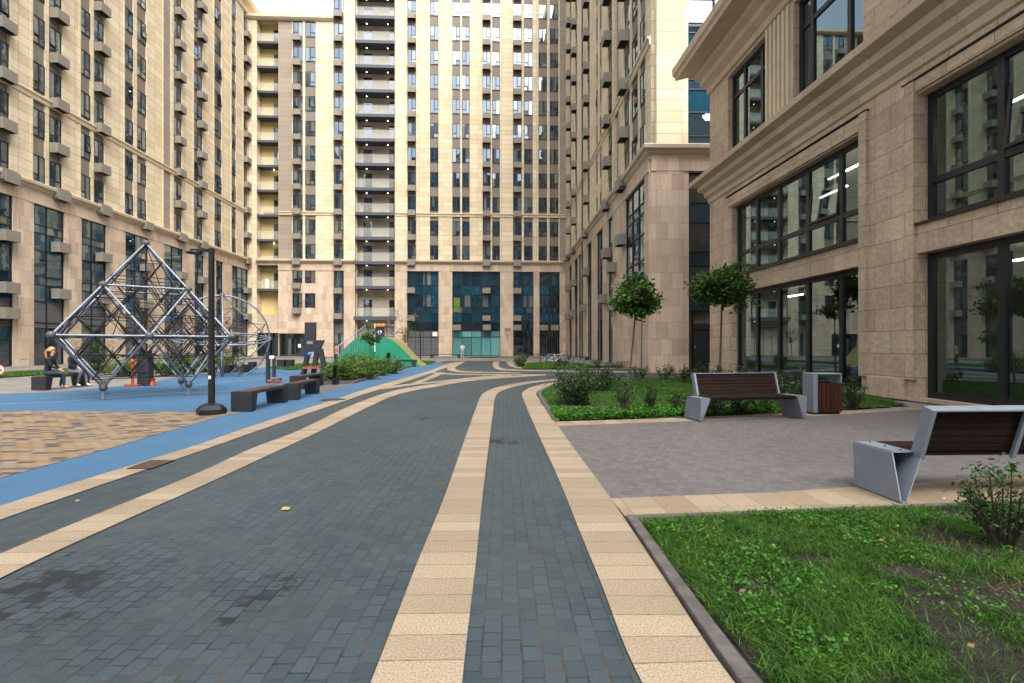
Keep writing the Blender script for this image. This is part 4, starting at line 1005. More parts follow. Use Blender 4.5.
# raised jamb strips, panel frames and plinth
for (a, b) in ((-14.31, -14.02), (-12.70, -12.39), (-5.2, -4.9)): OF.box(w, a, b, .55, 8.05, 0, .10)
OF.box(w, -14.02, -12.70, .02, .55, 0, .08); OF.box(w, -24.48, -22.3, .02, .55, 0, .06)
OF.box(w, -22.55, -14.32, 7.60, 8.02, 0, .07); OF.box(w, -12.38, -5.21, 7.76, 8.04, 0, .07)
EF = Fac((10.7, 24.5), PI)          # far end wall, faces away from the camera
w.build('wall', M['office_stone'], off)
w2 = MB(); w2.box(11.25, 22, 23.9, 24.5, 0, 14); w2.box(11.25, 22, 2.0, 2.5, 0, 14); w2.box(21.5, 22, 2.5, 23.9, 0, 14); w2.build('outer_wall', M['office_stone'], off)
fl = MB(); OF.box(fl, -19.24, -17.63, 9.95, 13.5, 0.002, .03)
for i in range(6): u = -19.2 + i * .275; OF.box(fl, u, u + .13, 9.95, 13.5, .03, .16)
fl.build('fluted_panel', M['cream_trim'], off)
lines = MB(); OF.box(lines, -22.62, -13.99, 8.055, 8.085, 0, .12); OF.box(lines, -12.75, -4.87, 8.055, 8.085, 0, .12); lines.build('drip_moulding', M['iron'], off)
led = MB(); OF.profile(led, UE, UN, [(0, 8.3), (.06, 8.34), (.08, 8.55), (.2, 8.66), (.22, 8.86), (.42, 8.98), (.45, 9.2), (.75, 9.3), (.78, 9.5), (0, 9.56)], ret0=True); led.build('ledge', M['office_trim'], off)
top = MB(); OF.profile(top, UE, UN, [(0, 13.62), (.10, 13.66), (.12, 13.95), (.34, 14.15), (.36, 14.42), (.55, 14.55), (.58, 14.8), (1.25, 14.92), (1.28, 15.1), (1.36, 15.2), (1.38, 15.55), (0, 15.65)], ret0=True); top.build('cornice', M['office_trim'], off)
rf = MB(); rf.box(10.72, 22, 2, 24.5, 14.0, 15.6); rf.build('roof', M['roof'], off)
ug = [-20.61, -19.03, -17.25, -15.57]
gk = dict(mats=['office_glass'], t=.16)
glazing(OF, -22.27, -14.31, ug, [.10, 3.72], ['office_glass'], off, d=-.32, name='shopfront_window', **gk)
glazing(OF, -22.27, -14.31, ug, [4.48, 5.45, 7.55], ['office_glass'] * 2, off, d=-.32, name='office_window', **gk)
glazing(OF, -12.39, -5.2, [-10.54, -8.8, -7.0], [.10, 3.72], ['office_glass'], off, d=-.32, name='shopfront_window', **gk)
glazing(OF, -12.39, -5.2, [-10.54, -8.8, -7.0], [4.48, 5.5, 7.7], ['office_glass'] * 2, off, d=-.32, name='office_window', **gk)
glazing(OF, -22.6, -19.26, [-21.5, -20.1], [9.95, 12.5, 13.5], ['office_glass'] * 2, off, d=-.25, name='office_window', **gk)
glazing(OF, -17.61, -14.25, [-16.9, -15.1], [9.95, 12.5, 13.5], ['office_glass'] * 2, off, d=-.25, name='office_window', **gk)
glazing(OF, -12.2, -5.2, [-10.4, -8.6, -6.9], [9.95, 12.5, 13.5], ['office_glass'] * 2, off, d=-.25, name='office_window', **gk)
# tilted sashes
def tilt_sash(u0, u1, z0, z1, d):
    q = MB(); w_, h_ = u1 - u0, z1 - z0; t = .07
    q.box(0, t, -.03, .03, 0, h_, 1); q.box(w_ - t, w_, -.03, .03, 0, h_, 1); q.box(t, w_ - t, -.03, .03, 0, t, 1); q.box(t, w_ - t, -.03, .03, h_ - t, h_, 1)
    q.quad((t, 0, t), (w_ - t, 0, t), (w_ - t, 0, h_ - t), (t, 0, h_ - t), 0)
    o = q.build('open_sash', [M['office_glass'], M['dark_metal']], off, world=False)
    o.location = OF.p(u0, z0, d) - wloc(off); o.rotation_euler = (math.radians(-5), 0, OF.rz)
tilt_sash(-17.15, -15.67, 5.55, 7.4, -.24); tilt_sash(-10.44, -8.9, 5.6, 7.55, -.24); tilt_sash(-20.52, -19.12, 5.55, 7.4, -.42)
sl = MB(); OF.box(sl, -22.3, -14.28, 4.42, 4.475, 0, .09); OF.box(sl, -12.42, -5.15, 4.42, 4.475, 0, .09); sl.build('window_sill', M['dark_metal'], off)
# rooms behind the glass
inn = MB()
for (za, zb) in ((-.02, .06), (3.9, 4.2), (8.2, 8.5), (13.75, 13.95)): inn.box(11.3, 21.4, 2.6, 23.8, za, zb)
inn.box(17.2, 17.4, 2.6, 23.8, .06, 3.9); inn.box(17.2, 17.4, 2.6, 23.8, 4.2, 8.2); inn.box(16.5, 16.7, 2.6, 23.8, 8.5, 13.7)
inn.box(11.35, 17.2, 13.2, 13.4, .06, 3.9); inn.box(11.35, 17.2, 13.2, 13.4, 4.2, 8.2)
inn.build('interior_wall', M['interior'], off)
fur = MB()
for y in (6, 9, 15.5, 18.5, 21): fur.box(13, 15.2, y - .4, y + .4, 4.9, 4.95); fur.box(13.1, 13.2, y - .35, y + .35, 4.2, 4.9); fur.box(15, 15.1, y - .35, y + .35, 4.2, 4.9)
for y in (5, 10, 16, 20): fur.box(14.5, 15.6, y - .5, y + .5, .06, 1.1)
fur.build('office_furniture', M['interior_dark'], off)
for (x, y0, y1, z) in ((12.6, 17.0, 18.6, 7.6), (12.6, 14.3, 16.0, 7.6), (13.6, 19.0, 20.6, 7.5), (12.8, 15.0, 16.6, 6.9), (12.4, 10.9, 11.8, 7.2), (13.8, 8.6, 10.2, 7.5), (12.4, 7.2, 8.6, 7.3), (13, 10.8, 12.2, 3.5), (13, 7.6, 9.2, 3.5), (12.8, 20.5, 21.5, 3.5), (13.2, 21.2, 22.4, 12.9), (14, 15.2, 16.2, 12.9)):
    q = MB(); q.box(x, x + .07, y0, y1, z, z + .05); q.build('strip_lamp', M['lamp_strip'], off)

# ---- block behind the photographer, seen only in reflections
bb = thing('apartment_block', 'grey apartment block on the far side of the square, seen only in window reflections', 'apartment building', (0, -70, 0))
bf = Fac((0, -70), PI)
mb = MB(); bf.box(mb, -55, 55, 0, 80, -14, 0); mb.build('wall', pmat('grey_render', (0.13, 0.135, 0.145), .8), bb)
mb = MB()
for i in range(33):
    u = -52.5 + i * 3.15
    for k in range(23): bf.quad(mb, u, u + 1.5, 3 + k * 3.2, 5 + k * 3.2, .02)
mb.build('window', M['pane'], bb, kind='stuff')

# ------------------------------------------------------------------ trees and shrubs
def crown_pts(c, rx, ry, rz_, n_clump, per, cl_r, hollow=.45):
    C = []; cl = []
    for i in range(n_clump):
        while True:
            v = rng.uniform(-1, 1, 3); r = np.linalg.norm(v)
            if hollow < r < 1: break
        far = 1.3 if rng.random() < .14 else 1.0
        lob = far +  .28 * math.sin(2.3 * math.atan2(v[1], v[0]) + 1.3 * c[0]) + .16 * math.sin(5 * v[2] + c[1])
        p = np.array(c) + v * np.array([rx, ry, rz_]) * lob * np.array([1, 1, 1 if v[2] > 0 else .75]); cl.append(p)
        k = int(per * rng.uniform(.35, 1.7)); C.append(p + rng.normal(0, cl_r * rng.uniform(.6, 1.25), (k, 3)) * np.array([1, 1, .7]))
    return np.concatenate(C), cl

def make_tree(label, px_, yc, h, crown, leaf=.13, mat='tree_leaf', clumps=60, per=60, trunk_r=.045, lean=0.0, group=None, cat='tree', name='small_tree'):
    base = gd(px_, yc); t = thing(name, label, cat, base, 0, group)
    cx, cy, cz, rx, rz_ = crown
    top = base + Vector((cx, cy, cz)); C, cl = crown_pts(top, rx, rx, rz_, clumps, per, .11 * rx + .05)
    tr = MB(); pts = [base + Vector((cx * f + lean * math.sin(f * 3), cy * f, (cz + .1) * f)) for f in (0, .2, .4, .6, .8, 1)]
    tr.tube(pts, trunk_r, 8, r1=trunk_r * .6); tr.build('trunk', M['bark'], t)
    lm = MB()
    fork = base + Vector((cx * .8, cy * .8, cz - rz_ * .75))
    for p in cl[::2]:
        mid = fork.lerp(Vector(p), .5) + Vector((0, 0, -.06)); lm.tube([fork, mid, Vector(p)], trunk_r * .35, 5, r1=.006)
    lm.build('limbs', M['twig'], t)
    V, F = leaves(C, leaf, .6, .5); np_mesh('crown', V, F, [M[mat]], t)
    return t

make_tree('slender young tree with round crown on the lawn, nearest the road', 628, 16.6, 3.6, (.28, 0, 2.95, .74, .52), .14, clumps=50, per=60, trunk_r=.036, lean=.02)
make_tree('thinner young tree just behind the nearest lawn tree, before the tower wall', 641, 22.5, 3.4, (.05, 0, 2.95, .50, .46), .12, clumps=22, per=40, trunk_r=.035)
make_tree('fuller young tree with wide crown standing beside the office corner', 719.5, 18.2, 3.9, (.10, 0, 3.42, 1.05, .66), .155, clumps=66, per=72, trunk_r=.045)
make_tree('sparse tall sapling behind the green play hill', 404, 50, 5.2, (.2, 0, 3.2, 1.5, 2.0), .16, 'birch_leaf', clumps=34, per=14, trunk_r=.05)

def make_shrub(label, px_, yc, w, h, n, leaf=.05, mat='shrub_leaf', stems=7, name='shrub', group=None, solid=False, off=None, tips=0):
    base = gd(px_, yc, .01) if off is None else Vector(off); t = thing(name, label, 'shrub', base, 0, group)
    C = []; sb = MB()
    for i in range(stems):
        a = rng.uniform(0, 2 * PI); rr = w / 2 * math.sqrt(rng.uniform(.02, 1)); hh = h * rng.uniform(.6, 1.0) * (1 - .35 * (rr / (w / 2)) ** 2)
        top = base + Vector((math.cos(a) * rr, math.sin(a) * rr, hh)); b0 = base + Vector((math.cos(a) * rr * .25, math.sin(a) * rr * .25, 0))
        m1 = b0.lerp(top, .5) + Vector((math.cos(a) * .03 * w, math.sin(a) * .03 * w, .04 * h)); sb.tube([b0, m1, top], .008 + .006 * h, 5, r1=.003)
        k = n // stems; f = rng.uniform(.05 if solid else .28, 1.05, k)[:, None]
        P = np.where(f < .5, np.array(b0) + (np.array(m1) - np.array(b0)) * f * 2, np.array(m1) + (np.array(top) - np.array(m1)) * (f - .5) * 2)
        C.append(P + rng.normal(0, (.10 if solid else .055) * max(w, h) , (k, 3)) * np.array([1, 1, .8]))
    C = np.concatenate(C); C[:, 2] = np.maximum(C[:, 2], base.z + .02)
    sb.build('stem', M['twig'], t)
    parts = [(*leaves(C, leaf, .55, .4), 0)]
    if tips:
        T = C[np.argsort(-C[:, 2])[:tips]] + rng.normal(0, .02, (tips, 3)); parts.append((*leaves(T, leaf * 1.3, .6, .4), 1))
    V, F, mi = merge(parts); np_mesh('foliage', V, F, [M[mat], M['tip_leaf']], t, midx=mi)
    return t

# near bed shrub at the right edge of the frame
make_shrub('leafy dark shrub with a leaning twig beside the near silver bench', 1005, 3.55, .55, .60, 1300, .034, stems=17, tips=50)
# big bush on the corner of the lawn
make_shrub('big dense dark green bush on the curved corner of the lawn', 574, 12.2, 1.15, 1.02, 4200, .06, stems=34, solid=True)
make_shrub('second bush behind the big corner bush on the lawn', 596, 16.0, 1.35, .82, 2400, .07, stems=22, solid=True)
for i, (x, d, w, h, n, lab) in enumerate([
    (625, 10.6, .55, .75, 420, 'upright thin shrub in the lawn below the slender young tree'),
    (650, 10.9, .38, .72, 260, 'narrow sparse shrub between slender tree and silver bench'),
    (678, 11.0, .55, .45, 300, 'low shrub just left of the silver bench end'),
    (713, 10.5, .6, .5, 420, 'low shrub seen under the left half of the bench seat'),
    (738, 10.6, .5, .5, 380, 'low shrub seen under the middle of the bench seat'),
    (762, 10.9, .55, .5, 380, 'low shrub seen under the right half of the bench seat'),
    (797, 11.8, .9, .85, 900, 'bushy shrub between the bench back and the litter bin'),
    (776, 13.0, .9, .8, 800, 'bushy shrub behind the right end of the bench back'),
    (853, 11.3, .7, .75, 620, 'shrub just right of the litter bin'),
    (826, 12.6, .8, .8, 520, 'shrub standing behind the litter bin'),
    (612, 19.0, .8, .72, 420, 'sparse shrub at the far lawn edge behind the slender tree'),
    (640, 21.0, .9, .70, 380, 'sparse shrub at the far lawn edge before the tower niche'),
    (664, 21.0, .8, .75, 360, 'sparse shrub at the far lawn edge left of the tower corner'),
    (683, 19.5, .9, .80, 420, 'sparse shrub at the far lawn edge right of the tower corner'),
    (706, 18.6, 1.1, .9, 700, 'shrub in front of the metal gate'),
    (733, 17.5, 1.1, .8, 800, 'shrub at the foot of the wide crowned tree, office side'),
    (757, 16.5, 1.1, .8, 760, 'shrub under the office shopfront, farther one'),
    (560, 33.5, 1.4, .6, 500, 'low shrub on the verge below the bicycles'),
    (603, 33.0, 1.6, .6, 500, 'low shrub on the verge right of the bicycles'),
    (622, 32.0, 1.4, .6, 400, 'low shrub on the verge at the tower wall')]):
    make_shrub(lab, x, d, w, h, n, .055 if d < 16 else .075, stems=10 + (n > 600) * 8, group='shrubs along the lawn and verge')
make_shrub('round clipped bush at the road bend before the bicycles', 520.5, 34.5, .85, .95, 1500, .09, 'conifer', stems=24, solid=True)
for i, (x, d, w, h, n, lab) in enumerate([
    (333, 20.8, 1.0, .75, 1500, 'juniper bush at the left end of the bed by the bollard'), (349, 20.6, 1.35, 1.0, 2400, 'juniper bush second from the left in the bed'),
    (366, 21.6, 1.3, .98, 2200, 'juniper bush in the middle of the bed under the little tree'), (381, 24.5, 1.3, .95, 1900, 'juniper bush right of the middle of the bed'),
    (392, 26.0, 1.15, .88, 1500, 'juniper bush at the right end of the bed'), (352, 24.5, 1.5, 1.15, 2000, 'juniper bush at the rear of the bed against the steps'), (363, 26.5, 1.2, 1.4, 1300, 'taller rear juniper bush in front of the hill steps')]):
    make_shrub(lab, x, d, w, h, n, .085, 'conifer', stems=26, solid=True, name='juniper_bush', group='junipers in front of the play hill')
bed = [p.xy for p in px([(322, 384.5), (352, 383.0), (398, 370.0), (411, 366.3), (398, 366.0), (325, 378)])]
mb = MB(); mb.prism(bed, -.01, .05); structure(mb.build('planting_bed', M['soil']))
kerb('kerb', [bed[0], bed[1], bed[2], bed[3]], .12, .08)
make_tree('tiny tree rising from the juniper bed before the hill steps', 370, 27.5, 2.3, (0, 0, 1.85, .55, .5), .12, clumps=24, per=34, trunk_r=.03)
for i, (x, d, w, h, lab) in enumerate([(170, 25, 1.7, 1.1, 'hedge bush behind the climbing net, left of the gym pillar legs'), (188, 26.5, 1.6, 1.2, 'hedge bush behind the middle of the climbing net'), (206, 28, 1.7, 1.0, 'hedge bush behind the right half of the climbing net'), (124, 23.5, 1.5, .9, 'hedge bush behind the two seated women'), (226, 33, 1.8, 1.1, 'hedge bush behind the dome climber'), (96, 27, 1.2, 2.3, 'tall dark shrub against the left block by the women')]):
    make_shrub(lab, x, d, w, h, 1500, .1, 'conifer' if i < 5 else 'shrub_leaf', stems=22, solid=True, group='bushes along the playground edge')

# ------------------------------------------------------------------ silver benches and bin
def wedge_leg(mb, x, flip):
    """folded steel end: sloping sheets that meet at the ground, open to the rear.  y 0 = front, .56 = rear"""
    t = .012; s = -1 if flip else 1
    def sheet3(a, b, c, d):
        a, b, c, d = map(Vector, (a, b, c, d)); n = (b - a).cross(d - a).normalized() * t
        mb.hexa([a, b, c, d, a + n, b + n, c + n, d + n])
    X = lambda v: x + s * v
    sheet3((X(0), .02, .01), (X(0), .60, .01), (X(0), .50, .43), (X(0), .0, .43))           # outer plate
    sheet3((X(0.0), .0, .43), (X(0), .50, .43), (X(.20), .50, .43), (X(.20), .0, .43))        # flat top
    sheet3((X(.05), .60, .01), (X(.22), .56, .40), (X(.20), .02, .40), (X(.05), .04, .01))   # inner sloping plate
    sheet3((X(0), .02, .012), (X(.05), .04, .012), (X(.05), .60, .012), (X(0), .60, .012))    # foot
    sheet3((X(0), .02, .01), (X(0), .0, .43), (X(.20), .0, .43), (X(.05), .04, .01))          # front closing plate

def silver_bench(label, loc, rz, L=2.2):
    t = thing('park_bench', label, 'bench', loc, rz)
    for side in (0, 1):
        q = MB(); wedge_leg(q, 0 if side == 0 else L, side == 1); q.build('leg', M['steel_grey'], t, world=False)
    q = MB()
    for i in range(7): y = .02 + i * .066; q.box(.202, L - .202, y, y + .056, .415, .445)
    q.build('seat', M['wood_dark'], t, world=False, bevel=.004)
    # reclined back: frame and slats leaning over the rear edge
    Tm = Matrix.Translation((0, .47, .40)) @ Matrix.Rotation(math.radians(-17), 4, 'X')
    q = MB()
    q.box(.20, .24, -.02, .09, 0, .47, 0, Tm); q.box(L - .24, L - .20, -.02, .09, 0, .47, 0, Tm); q.box(.20, L - .20, -.02, .09, .47, .482, 0, Tm)
    for xx in (L * .5,): q.box(xx - .02, xx + .02, .045, .075, .0, .47, 0, Tm)
    q.build('back_frame', M['steel_grey'], t, world=False)
    q = MB()
    for i in range(6):
        z = .06 + i * .069; q.box(.245, L - .245, .0, .032, z, z + .060, 0, Tm)
    q.build('backrest', M['wood_dark'], t, world=False, bevel=.004)
    for xx in (.22, L - .22):
        q = MB()
        for yy in (.06, .25, .44): q.lathe((xx - (.10 if xx < 1 else -.10), yy, .4425), [(.011, 0), (.011, .004), (.006, .008)], 8)
        q.build('bolt', M['iron'], t, world=False)
    q = MB(); q.box(.21, L - .21, .06, .10, .38, .41); q.box(.21, L - .21, .36, .40, .38, .41); q.build('seat_frame', M['iron'], t, world=False)
    return t
b1a, b1b = g(700.6, 422), g(806.4, 419)
silver_bench('silver bench with dark slats standing in front of the lawn', b1a + Vector((0, 0, 0)), math.atan2(b1b.y - b1a.y, b1b.x - b1a.x), (b1b - b1a).length)
# near bench is seen from behind: its front faces away from the camera
silver_bench('near silver bench seen from behind, cut by the right frame edge', Vector((3.66 + 2.2, 5.0, 0)), PI, 2.2)

def litter_bin(label, loc, rz):
    t = thing('litter_bin', label, 'litter bin', loc, rz)
    w, d, h = .62, .36, .84; q = MB()
    q.box(0, .10, 0, d, .03, h - .03); q.box(0, w, .0, d, h - .03, h); q.box(w - .03, w, 0, d, .62, h - .03); q.build('shell', M['steel_grey'], t, world=False, bevel=.02)
    q = MB()
    for i in range(6): x = .105 + i * .086; q.box(x, x + .078, .0, .03, .05, .64); q.box(x, x + .078, d - .03, d, .05, .64)
    for i in range(4): y = .035 + i * .073; q.box(w - .03, w - .002, y, y + .066, .05, .61)
    q.build('slats', M['wood_red'], t, world=False, bevel=.003)
    q = MB(); q.box(.104, w - .034, .034, d - .034, .03, .6); q.build('liner', M['iron'], t, world=False)
    q = MB(); q.box(.03, w - .03, .03, d - .03, 0, .03); q.build('plinth', M['black_paint'], t, world=False); return t
litter_bin('silver litter bin with red brown wooden slats beside the lawn bench', g(813.5, 414.5), math.radians(2))

# ------------------------------------------------------------------ backless playground benches
def slab_bench(label, p0, p1, w=.43, h=.42, group='backless benches beside the blue playground', L=None):
    p0, p1 = Vector(p0), Vector(p1); d = p1 - p0; rz = math.atan2(d.y, d.x) - PI / 2; L = L or d.length
    t = thing('backless_bench', label, 'bench', p0, rz, group)
    for y in (0, L - .30):
        q = MB(); s = .10
        a = 0 if y == 0 else .30; sg = 1 if y == 0 else -1
        q.hexa([(0, y + a, 0), (w, y + a, 0), (w, y + a + sg * .22, 0), (0, y + a + sg * .22, 0), (0, y + a, h - .06), (w, y + a, h - .06), (w, y + a + sg * .30, h - .06), (0, y + a + sg * .30, h - .06)] if sg > 0 else
               [(0, y + .08, 0), (w, y + .08, 0), (w, y + .30, 0), (0, y + .30, 0), (0, y, h - .06), (w, y, h - .06), (w, y + .30, h - .06), (0, y + .30, h - .06)])
        q.build('leg', M['bench_dark'], t, world=False, bevel=.006)
    q = MB(); q.box(0, w, 0, .06, h - .055, h); q.box(0, w, L - .06, L, h - .055, h); q.box(0, .03, .06, L - .06, h - .055, h); q.box(w - .03, w, .06, L - .06, h - .055, h); q.build('seat_frame', M['bench_dark'], t, world=False)
    q = MB()
    for i in range(5): x = .035 + i * (w - .07) / 5; q.box(x, x + (w - .07) / 5 - .008, .065, L - .065, h - .04, h + .006)
    q.build('seat', M['wood_seat'], t, world=False); return t
slab_bench('dark backless bench with brown slats, nearest the lamp post', (-5.53, 11.18, 0), (-5.50, 13.1, 0))
slab_bench('dark backless bench with brown slats, next one beyond the nearest', (-5.34, 13.5, 0), (-5.44, 15.5, 0), .36)
slab_bench('dark backless bench farthest of the three, set back on the blue', (-6.50, 16.9, 0), (-6.42, 18.75, 0))
pb0 = gd(31, 16.3); pb1 = gd(76, 18.2); slab_bench('dark backless bench on which two women sit', pb0, pb0 + (pb1 - pb0).normalized() * 1.95)
for (x0, x1, d, lab) in ((431, 460, 60, 'long dark bench by the rear tower shopfront, beside the standing person'), (526, 548, 58, 'dark bench at the rear tower entrance behind the bicycles'), (567, 588, 46, 'dark bench against the base of the right tower'), (397, 417, 35.2, 'black bench in front of the green hill')):
    a, b = gd(x0, d), gd(x1, d); slab_bench(lab, a, b, .45, .45, 'dark benches at the back of the square')

# ------------------------------------------------------------------ lamp posts and bollards
def lamp_post(label, loc, h, arm, big=True):
    t = thing('lamp_post', label, 'lamp post', loc)
    b = Vector(loc); q = MB()
    if big: q.lathe(b, [(.28, 0), (.28, .10), (.20, .18), (.09, .22)], 8, smooth=False)
    else: q.lathe(b, [(.16, 0), (.16, .08), (.08, .14)], 8, smooth=False)
    q.build('base', M['black_paint'], t)
    q = MB(); q.tube([b + Vector((0, 0, .1)), b + Vector((0, 0, 1.1))], .066 if big else .05, 10); q.build('lower_sleeve', M['black_paint'], t)
    q = MB(); q.box(b.x - .042, b.x + .042, b.y - .042, b.y + .042, 1.1, h); q.build('pole', M['black_paint'], t)
    q = MB(); q.box(b.x - arm, b.x - .05, b.y - .035, b.y + .035, h - .07, h - .015); q.build('arm', M['black_paint'], t)
    q = MB(); q.lathe(b + Vector((-arm * .82, 0, h - .14)), [(.09, .02), (.16, .03), (.15, .065), (.06, .085)], 14); q.build('lamp_head', M['black_paint'], t)
    if big:
        q = MB(); q.box(b.x - .02, b.x + .03, b.y - .082, b.y - .076, .72, .79); q.build('sticker', M['white'], t)
    return t
lamp_post('black lamp post with side arm and eight sided base by the climbing net', gd(211.5, 10.6), 3.42, .42)
lp2 = lamp_post('thin dark lamp post far off beside the green hill', gd(420.5, 43), 4.3, .5, False)

def bollard(label, loc, h, w=.10, foot=.16):
    t = thing('bollard', label, 'bollard', loc, 0, 'path light bollards'); b = Vector(loc)
    q = MB(); q.box(b.x - foot / 2, b.x + foot / 2, b.y - foot / 2, b.y + foot / 2, 0, .24); q.build('foot', M['black_paint'], t)
    q = MB(); q.box(b.x - w / 2, b.x - w / 2 + .02, b.y - w / 2, b.y + w / 2, .24, h - .08); q.box(b.x + w / 2 - .02, b.x + w / 2, b.y - w / 2, b.y + w / 2, .24, h - .08); q.box(b.x - w / 2 + .02, b.x + w / 2 - .02, b.y + w / 2 - .02, b.y + w / 2, .24, h - .08); q.build('post', M['black_paint'], t)
    q = MB(); q.box(b.x - w / 2, b.x + w / 2, b.y - w / 2, b.y + w / 2, h - .08, h); q.build('head', M['black_paint'], t)
bollard('black path bollard in front of the juniper bed', gd(335.5, 18.6), .72, .13, .19)
bollard('black path bollard standing against the green hill front', gd(388.5, 34.6), .95, .2, .22)

# ------------------------------------------------------------------ climbing frames
ca, sa_ = -10.55, 14.75
def cnet(label):
    s = 3.8; R = s / math.sqrt(2); base = cw(ca, sa_); t = thing('climbing_net', label, 'climbing frame', base)
    Zq = 1.66; ZT = 4.36; ang = math.radians(-97)
    def cc(a, r=R, z=Zq):  # camera-aligned offsets
        return cw(ca + r * math.cos(a), sa_ + r * math.sin(a), z)
    E = [cc(ang + i * PI / 2) for i in range(4)]; T = cw(ca, sa_, ZT); Bm = cw(ca, sa_, Zq - (ZT - Zq))
    nodes = [T] + E; mids = [(T + e) / 2 for e in E]; eqm = [(E[i] + E[(i + 1) % 4]) / 2 for i in range(4)]; low = [(Bm + e) / 2 for e in E]
    for i in range(4):
        for (a, b) in ((T, mids[i]), (mids[i], E[i]), (mids[i], mids[(i + 1) % 4]), (mids[i], eqm[i]), (mids[(i + 1) % 4], eqm[i]), (E[i], eqm[i]), (eqm[i], E[(i + 1) % 4]), (E[i], low[i]), (eqm[i], low[i]), (eqm[i], low[(i + 1) % 4])):
            q = MB(); q.tube([a, b], .028, 10); q.build('tube', M['tube_steel'], t)
    for p in [T] + E + mids + eqm + low:
        q = MB(); q.ball(p, .10, 14); q.build('ball_joint', M['node_grey'], t)
    for p in low:
        q = MB(); q.tube([Vector((p.x, p.y, 0)), p], .04, 10); q.build('leg', M['tube_steel'], t)
    # rope lattice inside
    rp = MB(); rr = random.Random(5); N = 5
    cen = (T + Bm) / 2; ax = (E[0] - cen) / N, (E[1] - cen) / N, (T - cen) / N
    pts = {}
    for i in range(-N, N + 1):
        for j in range(-N, N + 1):
            for k in range(-2, N + 1):
                if abs(i) + abs(j) + abs(k) <= N and (i + j + k) % 2 == N % 2:
                    jit = Vector((rr.uniform(-1, 1), rr.uniform(-1, 1), rr.uniform(-1, 1))) * .05
                    pts[(i, j, k)] = cen + ax[0] * i + ax[1] * j + ax[2] * k + jit
    for (i, j, k), p in pts.items():
        for d in ((1, 1, 0), (1, -1, 0), (1, 0, 1), (1, 0, -1), (0, 1, 1), (0, 1, -1)):
            q = (i + d[0], j + d[1], k + d[2])
            if q in pts and rr.random() < .9:
                rp.tube([p, pts[q]], .0118, 5)
    for p in [T]:
        for e in eqm: rp.tube([p, cen.lerp(e, .4)], .012, 5)
    rp.build('rope_net', M['rope'], t)
    q = MB(); m_ = cen.lerp(eqm[1], .3) + Vector((0, 0, .55)); q.ball(m_, .065, 8, sz=.7); q.build('blue_clamp', M['bright_blue'], t)
    return t
cnet('large steel tube climbing frame filled with black rope net')

def dome(label):
    c0 = (222 - 512) / FPX * 24.3; yc = 24.3; base = cw(c0, yc); t = thing('climbing_net', label, 'climbing frame', base)
    C = cw(c0, yc, 1.75); R = 2.05; hub = []
    def rot(v): return Matrix.Rotation(math.radians(28), 3, 'Z') @ (Matrix.Rotation(math.radians(9), 3, 'X') @ v)
    for k in range(3):
        q = MB(); pts = []
        for i in range(40):
            a = 2 * PI * i / 40; v = [Vector((math.cos(a), math.sin(a), 0)), Vector((math.cos(a), 0, math.sin(a))), Vector((0, math.cos(a), math.sin(a)))][k]
            pts.append(C + rot(v) * R)
        q.tube(pts, .04, 8, closed=True); q.build('hoop', M['tube_steel'], t)
    ends = []
    for v in ((1, 0, 0), (-1, 0, 0), (0, 1, 0), (0, -1, 0), (0, 0, 1), (0, 0, -1)):
        p = C + rot(Vector(v)) * R; ends.append(p); q = MB(); q.ball(p, .12, 12); q.build('ball_joint', M['node_grey'], t)
    for a in range(6):
        for b in range(a + 1, 6):
            if (a // 2) != (b // 2): 
                q = MB(); q.tube([ends[a], ends[b]], .03, 8); q.build('tube', M['tube_steel'], t)
    rr = random.Random(8); rp = MB(); P = []
    for i in range(90):
        v = Vector((rr.gauss(0, 1), rr.gauss(0, 1), rr.gauss(0, 1))).normalized() * R * rr.uniform(.25, .97); P.append(C + v)
    for i, p in enumerate(P):
        for j in sorted(range(len(P)), key=lambda j: (P[j] - p).length)[1:5]: rp.tube([p, P[j]], .014, 5)
    rp.build('rope_net', M['rope'], t)
    for (x, d) in ((-1.3, -.9), (1.3, -.9), (.2, 1.4), (.55, -1.5)):
        f = cw(c0 + x, yc + d); q = MB(); q.tube([f, f + Vector((0, 0, .45))], .045, 8); q.ball(f + Vector((0, 0, .48)), .12, 12); q.build('leg', M['node_grey'], t)
        q = MB(); q.tube([f + Vector((0, 0, .48)), C + (f - C).normalized() * R * .97], .03, 8); q.build('brace', M['tube_steel'], t)
dome('round hooped climbing dome with rope net behind the big climbing frame')

